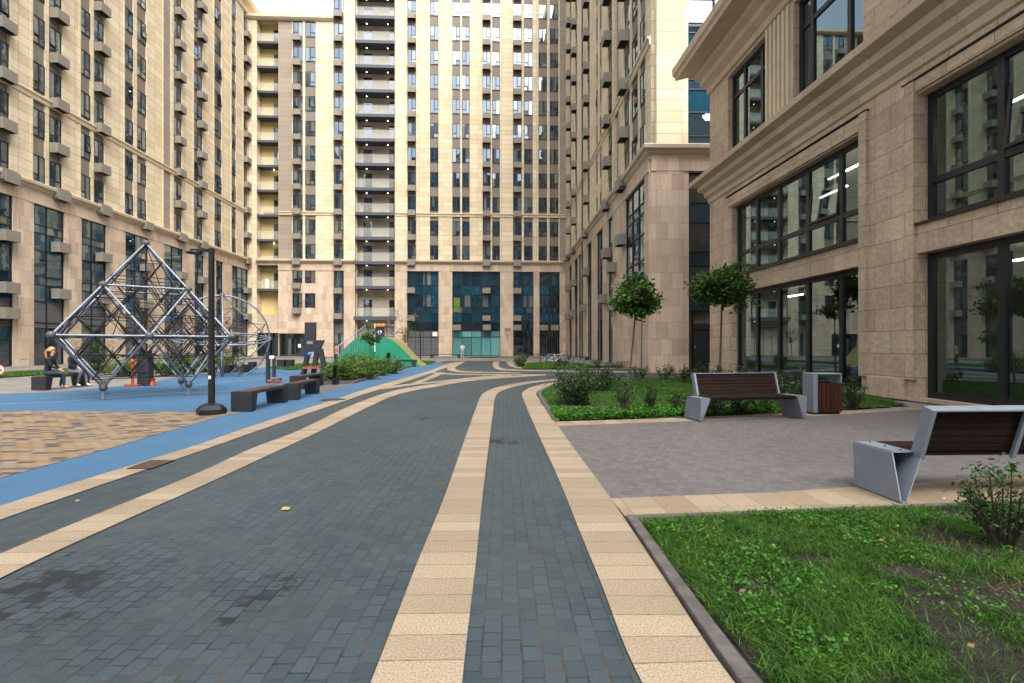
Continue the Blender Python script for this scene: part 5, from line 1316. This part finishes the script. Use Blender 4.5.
# ------------------------------------------------------------------ green play hill
def play_hill():
    yc = 34.8; base = gd(375, yc); t = thing('play_hill', 'green rubber play hill with steps, railings and a slide slope', 'play hill', base)
    W = lambda px_, z, dy=0: gd(px_, yc, z) + Vector((0, dy, 0))
    def hump(mb, prof, d0, d1, m0, mtop):
        n = len(prof)
        f = [W(p[0], p[1], d0) for p in prof]; b = [W(p[0], p[1], d1) for p in prof]
        fb = [W(prof[0][0], 0, d0)] ; mb.poly([W(prof[-1][0], 0, d0), W(prof[0][0], 0, d0)][::-1] + f[::-1] if False else [W(prof[0][0], 0, d0), W(prof[-1][0], 0, d0)] + f[::-1], m0)
        mb.poly([W(prof[0][0], 0, d1), W(prof[-1][0], 0, d1)] + b[::-1], m0)
        for i in range(n - 1): mb.quad(f[i], f[i + 1], b[i + 1], b[i], mtop)
    body = MB()
    pr = [(375, 2.02), (380, 2.03), (386, 1.98), (391, 1.86), (396, 1.62), (402, 1.26), (409, .74), (415, .32), (421.5, .0)]
    hump(body, pr, 0, 3.2, 0, 1)
    pl = [(322, 0.0), (328, .45), (334, .95), (341, 1.45), (347, 1.8), (351, 2.0), (375, 2.02)]
    hump(body, pl, 1.6, 3.2, 0, 0)
    body.build('mound', [M['green_rubber'], M['olive_rubber']], t)
    stp = MB()
    for i in range(6):
        a, b = W(349, 0, 1.6 - .32 * (6 - i) + .3), W(374.8, 0, 0); z = .33 * (i + 1)
        y0 = a.y; stp.box(W(349, 0).x, W(374.8, 0).x, y0, W(349, 0, 1.6).y - .002 * i, z - .33 + .001 * i, z)
    stp.build('steps', M['green_rubber'], t, bevel=.03)
    rl = MB()
    p0, p1 = W(341, 1.4, -.6), W(361, 2.95, 1.7)
    rl.tube([W(341, 0, -.6), p0, p1, W(361, 2, 1.7)], .035, 8)
    for f in np.linspace(.06, .96, 12):
        a = p0.lerp(p1, f); rl.tube([a, Vector((a.x, a.y, max(.02, a.z - 1.35)))], .012, 5)
    rl.build('railing', M['steel_grey'], t)
    r2 = MB(); r2.tube([W(375, 1.0, -.05), W(375, 2.95, -.05)], .035, 8); r2.tube([W(373.8, 1.9, -.05), W(376.2, 1.9, -.05)], .03, 6); r2.build('railing_post', M['white'], t)
    r3 = MB()
    for x in (362, 372, 380, 386): r3.tube([W(x, 2.0, 2.9), W(x, 2.95, 2.9)], .025, 6)
    r3.tube([W(362, 2.95, 2.9), W(386, 2.95, 2.9)], .025, 6)
    for x in np.linspace(377, 385, 6): r3.tube([W(x, 2.0, 2.9), W(x, 2.93, 2.9)], .01, 5)
    r3.build('railing', M['steel_grey'], t)
    pn = MB(); a, b = W(368.5, 2.05, 2.4), W(377, 2.05, 2.4); pn.box(a.x, b.x, a.y, a.y + .08, 2.05, 2.75); p = pn.build('play_panel', M['navy'], t)
    q = MB(); q.lathe(Vector(((a.x + b.x) / 2 - .06, a.y - .02, 2.36)), [(0.001, 0), (.02, 0)], 6); em = MB()
    cxm = (a.x + b.x) / 2 - .05
    for (dx, dz, r, m_) in ((0, .04, .15, 0), (.03, -.03, .10, 1)):
        vs = [(cxm + dx + r * math.cos(2 * PI * i / 18), a.y - .004 - .004 * m_, 2.36 + dz + r * math.sin(2 * PI * i / 18)) for i in range(18)]; em.poly(vs, m_)
    e = em.build('emblem', [M['white'], M['purple']], t); e.parent = p
    q = MB(); q.box(a.x - .03, b.x + .05, a.y - .1, a.y + .2, 2.78, 3.02); q.build('panel_cap', M['orange2'], t, bevel=.06)
    q = MB(); bench_a = W(398, .38, -.12); return t
play_hill()

# ------------------------------------------------------------------ outdoor gym and other equipment
def slab(mb, p, q, w, d, m=0):
    """bar of rectangular section between two points, lying in a plane facing the camera"""
    p, q = Vector(p), Vector(q); v = (q - p).normalized(); n = Vector((0, 1, 0)); s = v.cross(n).normalized() * w / 2; n = n * d / 2
    mb.hexa([p - s - n, p + s - n, p + s + n, p - s + n, q - s - n, q + s - n, q + s + n, q - s + n], m)
def gym():
    yc = 24.8; t = thing('gym_station', 'tall dark outdoor gym station with slanted legs and orange seats', 'gym equipment', gd(312, yc))
    W = lambda x, y: gd(x, yc, CAMH + (HY - y) / FPX * yc)
    q = MB(); slab(q, W(310.5, 352), W(310.5, 322.3), .52, .14); q.build('panel', M['anthracite'], t)
    q = MB(); a = W(310.5, 342.5); q.box(a.x - .14, a.x + .14, a.y - .085, a.y - .075, a.z - .07, a.z + .07); q.build('plate', M['chrome'], t)
    for (x0, y0, x1, y1) in ((303.5, 374.7, 309, 348), (313.5, 374, 317.5, 347), (325, 371, 320.5, 349)):
        q = MB(); slab(q, W(x0, y0), W(x1, y1), .2, .22); q.build('leg', M['anthracite'], t)
    q = MB(); pts = [W(316, 340.2), W(324.5, 340.2), W(320, 350), (W(316.5, 350))]
    for z_ in (0,): q.hexa([pts[3] + Vector((0, -.1, 0)), pts[2] + Vector((0, -.1, 0)), pts[2] + Vector((0, .1, 0)), pts[3] + Vector((0, .1, 0)), pts[0] + Vector((0, -.1, 0)), pts[1] + Vector((0, -.1, 0)), pts[1] + Vector((0, .1, 0)), pts[0] + Vector((0, .1, 0))])
    q.build('bracket', M['anthracite'], t)
    q = MB(); a, b = W(306, 369), W(322, 369); q.box(a.x, b.x, a.y - .5, a.y + .1, .32, .40); q.build('seat', M['orange'], t)
    q = MB(); a = W(311, 354); q.ball(a + Vector((0, -.2, 0)), .11, 8); q.build('weight', M['bright_blue'], t)
    q = MB(); q.tube([W(306, 369) + Vector((0, -.2, 0)), W(306, 372.5) + Vector((0, -.2, -.02))], .03, 6); q.tube([W(322, 369) + Vector((0, -.2, 0)), Vector((W(322, 369).x, W(322, 369).y - .2, 0))], .03, 6); q.build('seat_post', M['anthracite'], t)
gym()
def stepper():
    yc = 19.7; t = thing('gym_stepper', 'small gym stepper with orange pedals left of the farthest backless bench', 'gym equipment', gd(273, yc))
    W = lambda x, y, dy=0: gd(x, yc, max(0, CAMH + (HY - y) / FPX * yc)) + Vector((0, dy, 0))
    q = MB(); slab(q, W(268, 382.5), W(268, 352), .12, .12); q.build('post', M['anthracite'], t)
    q = MB(); slab(q, W(274, 377), W(274, 358), .10, .10); q.tube([W(268, 357), W(272, 355.5), W(275, 357.5)], .03, 6); q.build('handle', M['anthracite'], t)
    q = MB(); a = W(272.5, 357); q.box(a.x - .09, a.x + .09, a.y - .07, a.y - .06, a.z - .06, a.z + .05); q.build('plate', M['white'], t)
    q = MB(); slab(q, W(270.5, 380), W(282, 378.5), .05, .1); slab(q, W(278, 382.4), W(278, 378.8), .05, .1); q.build('frame', M['anthracite'], t)
    for x in (272, 279):
        q = MB(); a = W(x, 380.5); q.box(a.x - .1, a.x + .1, a.y - .2, a.y + .02, a.z - .04, a.z + .04); q.build('pedal', M['orange'], t)
stepper()
def pillar():
    yc = 18.1; t = thing('gym_pillar', 'broad dark equipment pillar with an orange lever behind the climbing net', 'gym equipment', gd(142, yc))
    a, b = gd(136.8, yc), gd(148.2, yc)
    q = MB(); q.box(a.x, b.x, a.y, a.y + .3, 0, 1.15); q.box(a.x + .03, b.x - .03, a.y + .03, a.y + .27, 1.15, 1.25); q.build('pillar', M['anthracite'], t, bevel=.02)
    q = MB(); c = gd(132.6, yc - .2); q.tube([c + Vector((0, 0, .05)), c + Vector((0, 0, .78))], .045, 8); q.ball(c + Vector((0, 0, .86)), .075, 10); q.build('lever', M['orange'], t)
    q = MB(); q.box(c.x - .22, c.x + .24, c.y - .1, c.y + .1, 0, .06); q.build('foot_plate', M['orange'], t)
pillar()
q = MB(); c = gd(152, 18.3); q.lathe(c, [(.13, 0), (.09, .12), (.08, .16), (.13, .24)], 10); tag(q.build('spring_stool', M['orange']), 'low orange stool right of the dark pillar', 'stool')
q = MB(); c = gd(181, 24.0); q.lathe(c, [(.14, 0), (.08, .1), (.08, .3), (.16, .36)], 10); tag(q.build('spring_stool', M['anthracite']), 'low dark stool behind the lamp post', 'stool')
for (x0, x1, d, h, lab) in ((219.6, 229.2, 26.4, .40, 'dark square planter box leftmost behind the dome climber'), (232.5, 240, 27.6, .40, 'dark planter box second from the left behind the dome'), (241, 246.5, 27.2, .4, 'dark planter box third from the left behind the dome'), (248, 253.5, 30, .45, 'dark planter box farthest right behind the dome'), (276.5, 284, 33, .5, 'dark box seat left of the gym lawn patch'), (285.5, 292, 33.2, .5, 'grey box seat beside the gym lawn patch')):
    t = thing('planter_box', lab, 'planter', gd((x0 + x1) / 2, d), 0, 'dark planter boxes at the playground edge'); a, b = gd(x0, d), gd(x1, d)
    q = MB(); q.hexa([(a.x + .03, a.y, 0), (b.x - .03, a.y, 0), (b.x - .03, a.y + .45, 0), (a.x + .03, a.y + .45, 0), (a.x, a.y - .02, h), (b.x, a.y - .02, h), (b.x, a.y + .47, h), (a.x, a.y + .47, h)]); q.build('box', M['bench_dark'], t)
    q = MB(); q.box(a.x + .03, b.x - .03, a.y + .03, a.y + .42, h, h + .015); q.build('lid', M['wood_seat'], t)

# prohibition sign at the left frame edge
t = thing('prohibition_sign', 'small round red and white prohibition sign at the left frame edge', 'sign', gd(0.5, 22)); c = gd(0.5, 22)
q = MB(); q.tube([c, c + Vector((0, 0, .55))], .015, 6); q.build('stake', M['anthracite'], t)
q = MB()
for (r0, r1, m_) in ((0, .165, 0), (.165, .215, 1)):
    n = 24
    for i in range(n):
        a0, a1 = 2 * PI * i / n, 2 * PI * (i + 1) / n; P = lambda r, a, y=-.03: c + Vector((r * math.cos(a), y, .38 + r * math.sin(a)))
        q.quad(P(max(r0, .001), a0), P(r1, a0), P(r1, a1), P(max(r0, .001), a1), m_)
slab(q, c + Vector((-.12, -.034, .50)), c + Vector((.12, -.034, .26)), .04, .004, 1)
q.cbox(c + Vector((0, -.036, .38)), .16, .004, .07, 0, 2); q.lathe(c + Vector((0, -.026, .38)), [(.001, 0), (.002, 0)], 4)
q.build('sign_face', [M['white'], M['red'], M['black_paint']], t)

# drain grate, manhole covers, litter
q = MB(); P = px([(126.5, 468.6), (150, 460), (175, 460), (151, 468.6)]); q.poly([(p.x, p.y, .002) for p in P]); q.poly([(p.x, p.y, -.003) for p in P][::-1])
n_ = len(P)
for i in range(4): a, b = P[i], P[(i + 1) % 4]; q.quad((a.x, a.y, -.003), (b.x, b.y, -.003), (b.x, b.y, .002), (a.x, a.y, .002))
tag(q.build('drain_grate', M['rust']), 'rusty rectangular drain grate set in the tan band', 'drain grate')
def manhole(label, p, rx, ry, z=-.002):
    q = MB(); q.poly([(p.x + rx * math.cos(2 * PI * i / 20), p.y + ry * math.sin(2 * PI * i / 20), z) for i in range(20)]); tag(q.build('manhole_cover', M['iron']), label, 'manhole cover')
manhole('dark manhole cover on the blue strip beside the benches', g(333, 399.5), .33, .33)
manhole('dark manhole cover in the far road by the bend', g(468, 364.2), .5, .5)
q = MB(); c = g(286, 509); q.quad((c.x - .035, c.y - .025, .004), (c.x + .03, c.y - .03, .002), (c.x + .035, c.y + .02, .006), (c.x - .03, c.y + .03, .012)); tag(q.build('paper_scrap', M['yellow_leaf']), 'yellow paper scrap lying on the dark road', 'litter')
for (x, y, m_, lab, z) in ((742, 592, 'dry_leaf', 'orange fallen leaf on bare soil, nearest in the bed', .05), (881, 541, 'dry_leaf', 'tan fallen leaf in the middle of the near grass', .07), (971, 647, 'dry_leaf', 'brown fallen leaf at the right of the near grass', .07), (944, 499, 'pebble', 'pale leaf on the tan edging under the near bench', .0), (422, 380.5, 'dry_leaf', 'dry leaf on the far road', -.012), (343, 393, 'yellow_leaf', 'yellow leaf on the blue strip beyond the benches', -.006), (77, 500, 'yellow_leaf', 'small yellow leaf on the left road', -.012)):
    c = g(x, y, max(z, 0)); q = MB(); s = .019; q.add([(c.x - s, c.y, z + .006), (c.x, c.y - s * .6, z + .003), (c.x + s * 1.3, c.y + .005, z + .009), (c.x, c.y + s * .6, z + .012)], [(0, 1, 2), (0, 2, 3)]); tag(q.build('fallen_leaf', M[m_]), lab, 'leaf')

# ------------------------------------------------------------------ people
def person(label, loc, rz, J, radii, E, matmap, hair, cat='person', hair_long=False):
    """one skinned body from a skeleton J (name -> point); faces take the garment of the nearest bone"""
    names = list(J); me = bpy.data.meshes.new('body'); me.from_pydata([J[n] for n in names], [(names.index(a), names.index(b)) for a, b in E], [])
    ob = bpy.data.objects.new('tmp', me); COL.objects.link(ob)
    md = ob.modifiers.new('s', 'SKIN'); ss = ob.modifiers.new('u', 'SUBSURF'); ss.levels = 2; ss.render_levels = 2
    for i, n in enumerate(names):
        r = radii[n]; d = me.skin_vertices[0].data[i]; d.radius = (r, r) if not isinstance(r, tuple) else r; d.use_root = (n == 'pelvis')
    bpy.context.view_layer.update()
    bm_ = bpy.data.meshes.new_from_object(ob.evaluated_get(bpy.context.evaluated_depsgraph_get())); bpy.data.objects.remove(ob)
    mats = sorted({m for m in matmap.values()}); bm_.materials.clear()
    for m in mats: bm_.materials.append(M[m])
    segs = [(Vector(J[a]), Vector(J[b]), mats.index(matmap[(a, b)] if (a, b) in matmap else matmap[b])) for a, b in E]
    for p in bm_.polygons:
        c = p.center; best = 9
        for a, b, m in segs:
            ab = b - a; t = max(0, min(1, (c - a).dot(ab) / max(1e-9, ab.length_squared))); d = (a + ab * t - c).length
            if d < best: best = d; p.material_index = m
        p.use_smooth = True
    t = thing('person', label, cat, loc, rz)
    b = bpy.data.objects.new('body', bm_); COL.objects.link(b); b.parent = t
    hd = (Vector(J['brow']) + Vector(J['crown'])) / 2; fwd = (Vector(J['nose']) - Vector(J['brow'])); fwd.z = 0; fwd.normalize(); sd = Vector((fwd.y, -fwd.x, 0))
    q = MB(); n = 14; hc = hd + Vector((0, 0, .015)) - fwd * .018; vs = []; fs = []
    for i in range(9):
        th = PI * .62 * i / 8
        for j in range(n):
            a = 2 * PI * j / n; v = fwd * math.cos(a) + sd * math.sin(a); cut = 1.0 if math.cos(a) < .35 else .72
            th2 = th * cut; vs.append(hc + v * (.105 * math.sin(th2)) + Vector((0, 0, .115 * math.cos(th2))))
    for i in range(8):
        for j in range(n): fs.append((i * n + j, (i + 1) * n + j, (i + 1) * n + (j + 1) % n, i * n + (j + 1) % n))
    q.add(vs, fs, 0, True)
    if hair_long: q.tube([hc - fwd * .09 + Vector((0, 0, .02)), hc - fwd * .15 + Vector((0, 0, -.06)), hc - fwd * .14 + Vector((0, 0, -.22)), hc - fwd * .12 + Vector((0, 0, -.30))], .045, 8, r1=.018)
    h = q.build('hair', M[hair], t, world=False)
    for s in (-1, 1):
        q = MB(); q.ball(Vector(J['brow']) + fwd * .082 + sd * s * .032 + Vector((0, 0, .01)), .011, 8); q.build('eye', M['cloth_black'], t, world=False)
    return t

def skeleton(pose):
    J = {}; R = {}; E = []
    def j(n, p, r, par=None):
        J[n] = Vector(p); R[n] = r
        if par: E.append((par, n))
    P = pose
    j('pelvis', P['pelvis'], (.15, .11)); j('waist', P['waist'], (.115, .095), 'pelvis'); j('chest', P['chest'], (.145, .105), 'waist'); j('neck', P['neck'], .048, 'chest')
    nk = Vector(P['neck']); f = Vector(P.get('face', (0, 1, 0)))
    j('jaw', nk + f * .02 + Vector((0, 0, .07)), .058, 'neck'); j('brow', nk + f * .015 + Vector((0, 0, .145)), .080, 'jaw'); j('crown', nk + Vector((0, 0, .20)), .068, 'brow')
    j('nose', nk + f * .105 + Vector((0, 0, .115)), .012, 'brow')
    for s, k in ((-1, 'l'), (1, 'r')):
        j('shoulder_' + k, P['shoulder_' + k], .058, 'chest'); j('elbow_' + k, P['elbow_' + k], .041, 'shoulder_' + k); j('wrist_' + k, P['wrist_' + k], .027, 'elbow_' + k)
        w, e = Vector(P['wrist_' + k]), Vector(P['elbow_' + k]); d = (w - e).normalized(); pl = w + d * .07; sd = d.cross(Vector((0, 1, .3))).normalized()
        j('palm_' + k, pl, (.036, .018), 'wrist_' + k)
        for i, (o, L) in enumerate(((-.028, .065), (-.010, .078), (.010, .074), (.027, .058))):
            a = pl + d * .03 + sd * o; j('knuckle%d_%s' % (i, k), a, .010, 'palm_' + k); j('tip%d_%s' % (i, k), a + d * L * .9 + Vector((0, .02, -.012)), .007, 'knuckle%d_%s' % (i, k))
        j('thumb0_' + k, pl - sd * .04 * s - d * .01, .011, 'palm_' + k); j('thumb1_' + k, pl - sd * .06 * s + d * .035, .008, 'thumb0_' + k)
        j('hip_' + k, P['hip_' + k], .088, 'pelvis'); j('knee_' + k, P['knee_' + k], .058, 'hip_' + k); j('calf_' + k, Vector(P['knee_' + k]).lerp(Vector(P['ankle_' + k]), .35), .054, 'knee_' + k)
        j('ankle_' + k, P['ankle_' + k], .037, 'calf_' + k); j('toe_' + k, P['toe_' + k], (.04, .028), 'ankle_' + k)
    return J, R, E

def matmap(E, top, bottom, shoe, skin='skin', bare_arm=False):
    mm = {}
    for a, b in E:
        n = b.split('_')[0]
        if n in ('waist', 'chest', 'shoulder', 'neck') : mm[(a, b)] = top
        elif n in ('elbow', 'wrist'): mm[(a, b)] = skin if bare_arm and n == 'wrist' else top
        elif n in ('hip', 'knee', 'calf', 'ankle'): mm[(a, b)] = bottom
        elif n == 'toe': mm[(a, b)] = shoe
        else: mm[(a, b)] = skin
    return mm

def stand(sway=0.0, arms='down'):
    P = dict(pelvis=(0, 0, .93), waist=(0, .0, 1.10), chest=(0, .01, 1.30), neck=(0, .01, 1.46))
    for s, k in ((-1, 'l'), (1, 'r')):
        P['shoulder_' + k] = (.165 * s, 0, 1.385); P['hip_' + k] = (.085 * s, 0, .86); P['knee_' + k] = (.10 * s, .03 + sway * s, .48); P['ankle_' + k] = (.105 * s, -.01 + sway * s * 1.5, .08); P['toe_' + k] = (.12 * s, .13 + sway * s * 1.5, .035)
        if arms == 'down': P['elbow_' + k] = (.215 * s, -.03, 1.11); P['wrist_' + k] = (.22 * s, .06, .88)
        else: P['elbow_' + k] = (.23 * s, .03, 1.13); P['wrist_' + k] = (.08 * s, .22, 1.20)
    return P
def sit(lean=.05, legs=0.0, hands='lap'):
    P = dict(pelvis=(0, 0, .54), waist=(0, .01 + lean * .3, .72), chest=(0, lean, .92), neck=(0, lean * 1.4, 1.09))
    for s, k in ((-1, 'l'), (1, 'r')):
        P['shoulder_' + k] = (.16 * s, lean, 1.01); P['hip_' + k] = (.085 * s, .03, .52); P['knee_' + k] = (.10 * s, .44 + .03 * s, .50); P['ankle_' + k] = (.10 * s, .40 + legs * s, .09); P['toe_' + k] = (.11 * s, .53 + legs * s, .04)
        P['elbow_' + k] = (.205 * s, .08 + lean, .76); P['wrist_' + k] = (.10 * s, .32, .66)
    return P

seat_top = .43
J, R, E = skeleton(sit(.10, .08)); person('woman with blond ponytail and black top sitting on the near end of the bench', gd(46.5, 16.75, -.01) , math.radians(-68), J, R, E, matmap(E, 'cloth_black', 'cloth_navy', 'shoe'), 'hair_blond', hair_long=True)
J, R, E = skeleton(sit(.06, -.08)); person('woman with auburn hair and grey trousers sitting on the far end of the bench', gd(72, 17.85, -.01), math.radians(-100), J, R, E, matmap(E, 'cloth_black', 'cloth_grey', 'shoe_white'), 'hair_red')
J, R, E = skeleton(stand(.03)); p3 = person('person in dusty pink top standing at the foot of the green hill', gd(336, 33.5), math.radians(-35), J, R, E, matmap(E, 'cloth_brown', 'cloth_black', 'shoe', bare_arm=True), 'hair_dark'); p3.scale = (.92,) * 3
J, R, E = skeleton(stand(.02, 'front')); person('person in white top and pale trousers standing before the aqua shop window', gd(462.5, 58.5, .0), math.radians(180), J, R, E, matmap(E, 'cloth_white', 'cloth_pale', 'shoe'), 'hair_dark')

# ------------------------------------------------------------------ bicycles
def bicycle(label, loc, rz, col, group='bicycles parked on the verge'):
    t = thing('bicycle', label, 'bicycle', loc, rz, group); r = .33
    for x in (0, 1.02):
        w_ = MB(); C = Vector((x, 0, r)); w_.tube([C + Vector((r * math.cos(a), 0, r * math.sin(a))) for a in np.linspace(0, 2 * PI, 24, endpoint=False)], .022, 6, closed=True); o = w_.build('wheel', M['tyre'], t, world=False)
        rm = MB(); rm.tube([C + Vector(((r - .03) * math.cos(a), 0, (r - .03) * math.sin(a))) for a in np.linspace(0, 2 * PI, 24, endpoint=False)], .012, 5, closed=True)
        for a in np.linspace(0, PI, 8, endpoint=False): v = Vector(((r - .03) * math.cos(a), 0, (r - .03) * math.sin(a))); rm.tube([C - v, C + v], .003, 4)
        rr = rm.build('rim', M['chrome'], t, world=False); rr.parent = o
    f = MB(); bb_, sd, hd = Vector((.43, 0, .30)), Vector((.30, 0, .80)), Vector((.86, 0, .78))
    for a, b in ((bb_, sd), (bb_, hd - Vector((0, 0, .1))), (sd - Vector((-.02, 0, .08)), hd), (Vector((0, 0, r)), bb_), (Vector((0, 0, r)), sd - Vector((-.02, 0, .1)))): f.tube([a, b], .018, 6)
    f.build('frame', M[col], t, world=False)
    f = MB(); f.tube([hd + Vector((-.02, 0, .12)), hd, Vector((1.02, 0, r))], .016, 6); f.build('fork', M[col], t, world=False)
    f = MB(); f.tube([Vector((.78, -.27, .96)), Vector((.84, -.1, .93)), Vector((.84, .1, .93)), Vector((.78, .27, .96))], .014, 6); f.build('handlebar', M['black_paint'], t, world=False)
    f = MB(); f.tube([sd, sd + Vector((-.02, 0, .12))], .013, 6); f.hexa([(.14, -.07, .92), (.40, -.02, .92), (.40, .02, .92), (.14, .07, .92), (.13, -.08, .97), (.41, -.025, .96), (.41, .025, .96), (.13, .08, .97)]); f.build('saddle', M['black_paint'], t, world=False)
    f = MB(); f.tube([Vector((.43, .03, .30)) + Vector((.09 * math.cos(a), 0, .09 * math.sin(a))) for a in np.linspace(0, 2 * PI, 12, endpoint=False)], .01, 5, closed=True); f.tube([Vector((.43, -.09, .15)), Vector((.43, .09, .45))], .01, 5); f.build('crank', M['iron'], t, world=False)
bicycle('mint bicycle leftmost in the row on the verge', gd(544, 38.5, .02), .35, 'mint')
bicycle('white bicycle in the middle of the row on the verge', gd(550, 37.6, .02), -.25, 'white')
bicycle('maroon bicycle rightmost in the row on the verge', gd(556, 38.0, .02), .15, 'maroon')
bicycle('black bicycle behind the maroon one on the verge', gd(551, 39.2, .02), .1, 'black_paint')

# ------------------------------------------------------------------ light
W = bpy.data.worlds.new('World'); S.world = W; W.use_nodes = True
nt = W.node_tree; nt.nodes.clear(); h = NT(nt)
sky = h.n('ShaderNodeTexSky'); sky.sky_type = 'NISHITA'; sky.sun_disc = False
SUN_EL, SUN_AZ = math.radians(52), math.radians(160)      # azimuth clockwise from +Y
sky.sun_elevation = SUN_EL; sky.sun_rotation = SUN_AZ; sky.air_density = 1.0; sky.dust_density = 4.0; sky.ozone_density = 1.0
hs = h.n('ShaderNodeHueSaturation'); hs.inputs['Saturation'].default_value = 0.32; h.l(sky.outputs[0], hs.inputs['Color'])
bg = h.n('ShaderNodeBackground'); bg.inputs['Strength'].default_value = 0.15; h.l(hs.outputs[0], bg.inputs['Color'])
wo = h.n('ShaderNodeOutputWorld'); h.l(bg.outputs[0], wo.inputs[0])
sd = bpy.data.lights.new('sun', 'SUN'); sd.energy = 1.3; sd.angle = math.radians(55); sd.color = (1.0, 0.93, 0.82)
so = bpy.data.objects.new('sun', sd); COL.objects.link(so)
dirv = Vector((math.sin(SUN_AZ) * math.cos(SUN_EL), math.cos(SUN_AZ) * math.cos(SUN_EL), math.sin(SUN_EL)))
so.rotation_euler = dirv.to_track_quat('Z', 'Y').to_euler(); so.location = (0, 0, 80)

S.view_settings.view_transform = 'Standard'; S.view_settings.look = 'None'; S.view_settings.gamma = 1
S.view_settings.exposure = 1.66; S.view_settings.use_curve_mapping = False
S.render.engine = 'CYCLES'
S.cycles.max_bounces = 8; S.cycles.transparent_max_bounces = 8
S.cycles.use_denoising = True
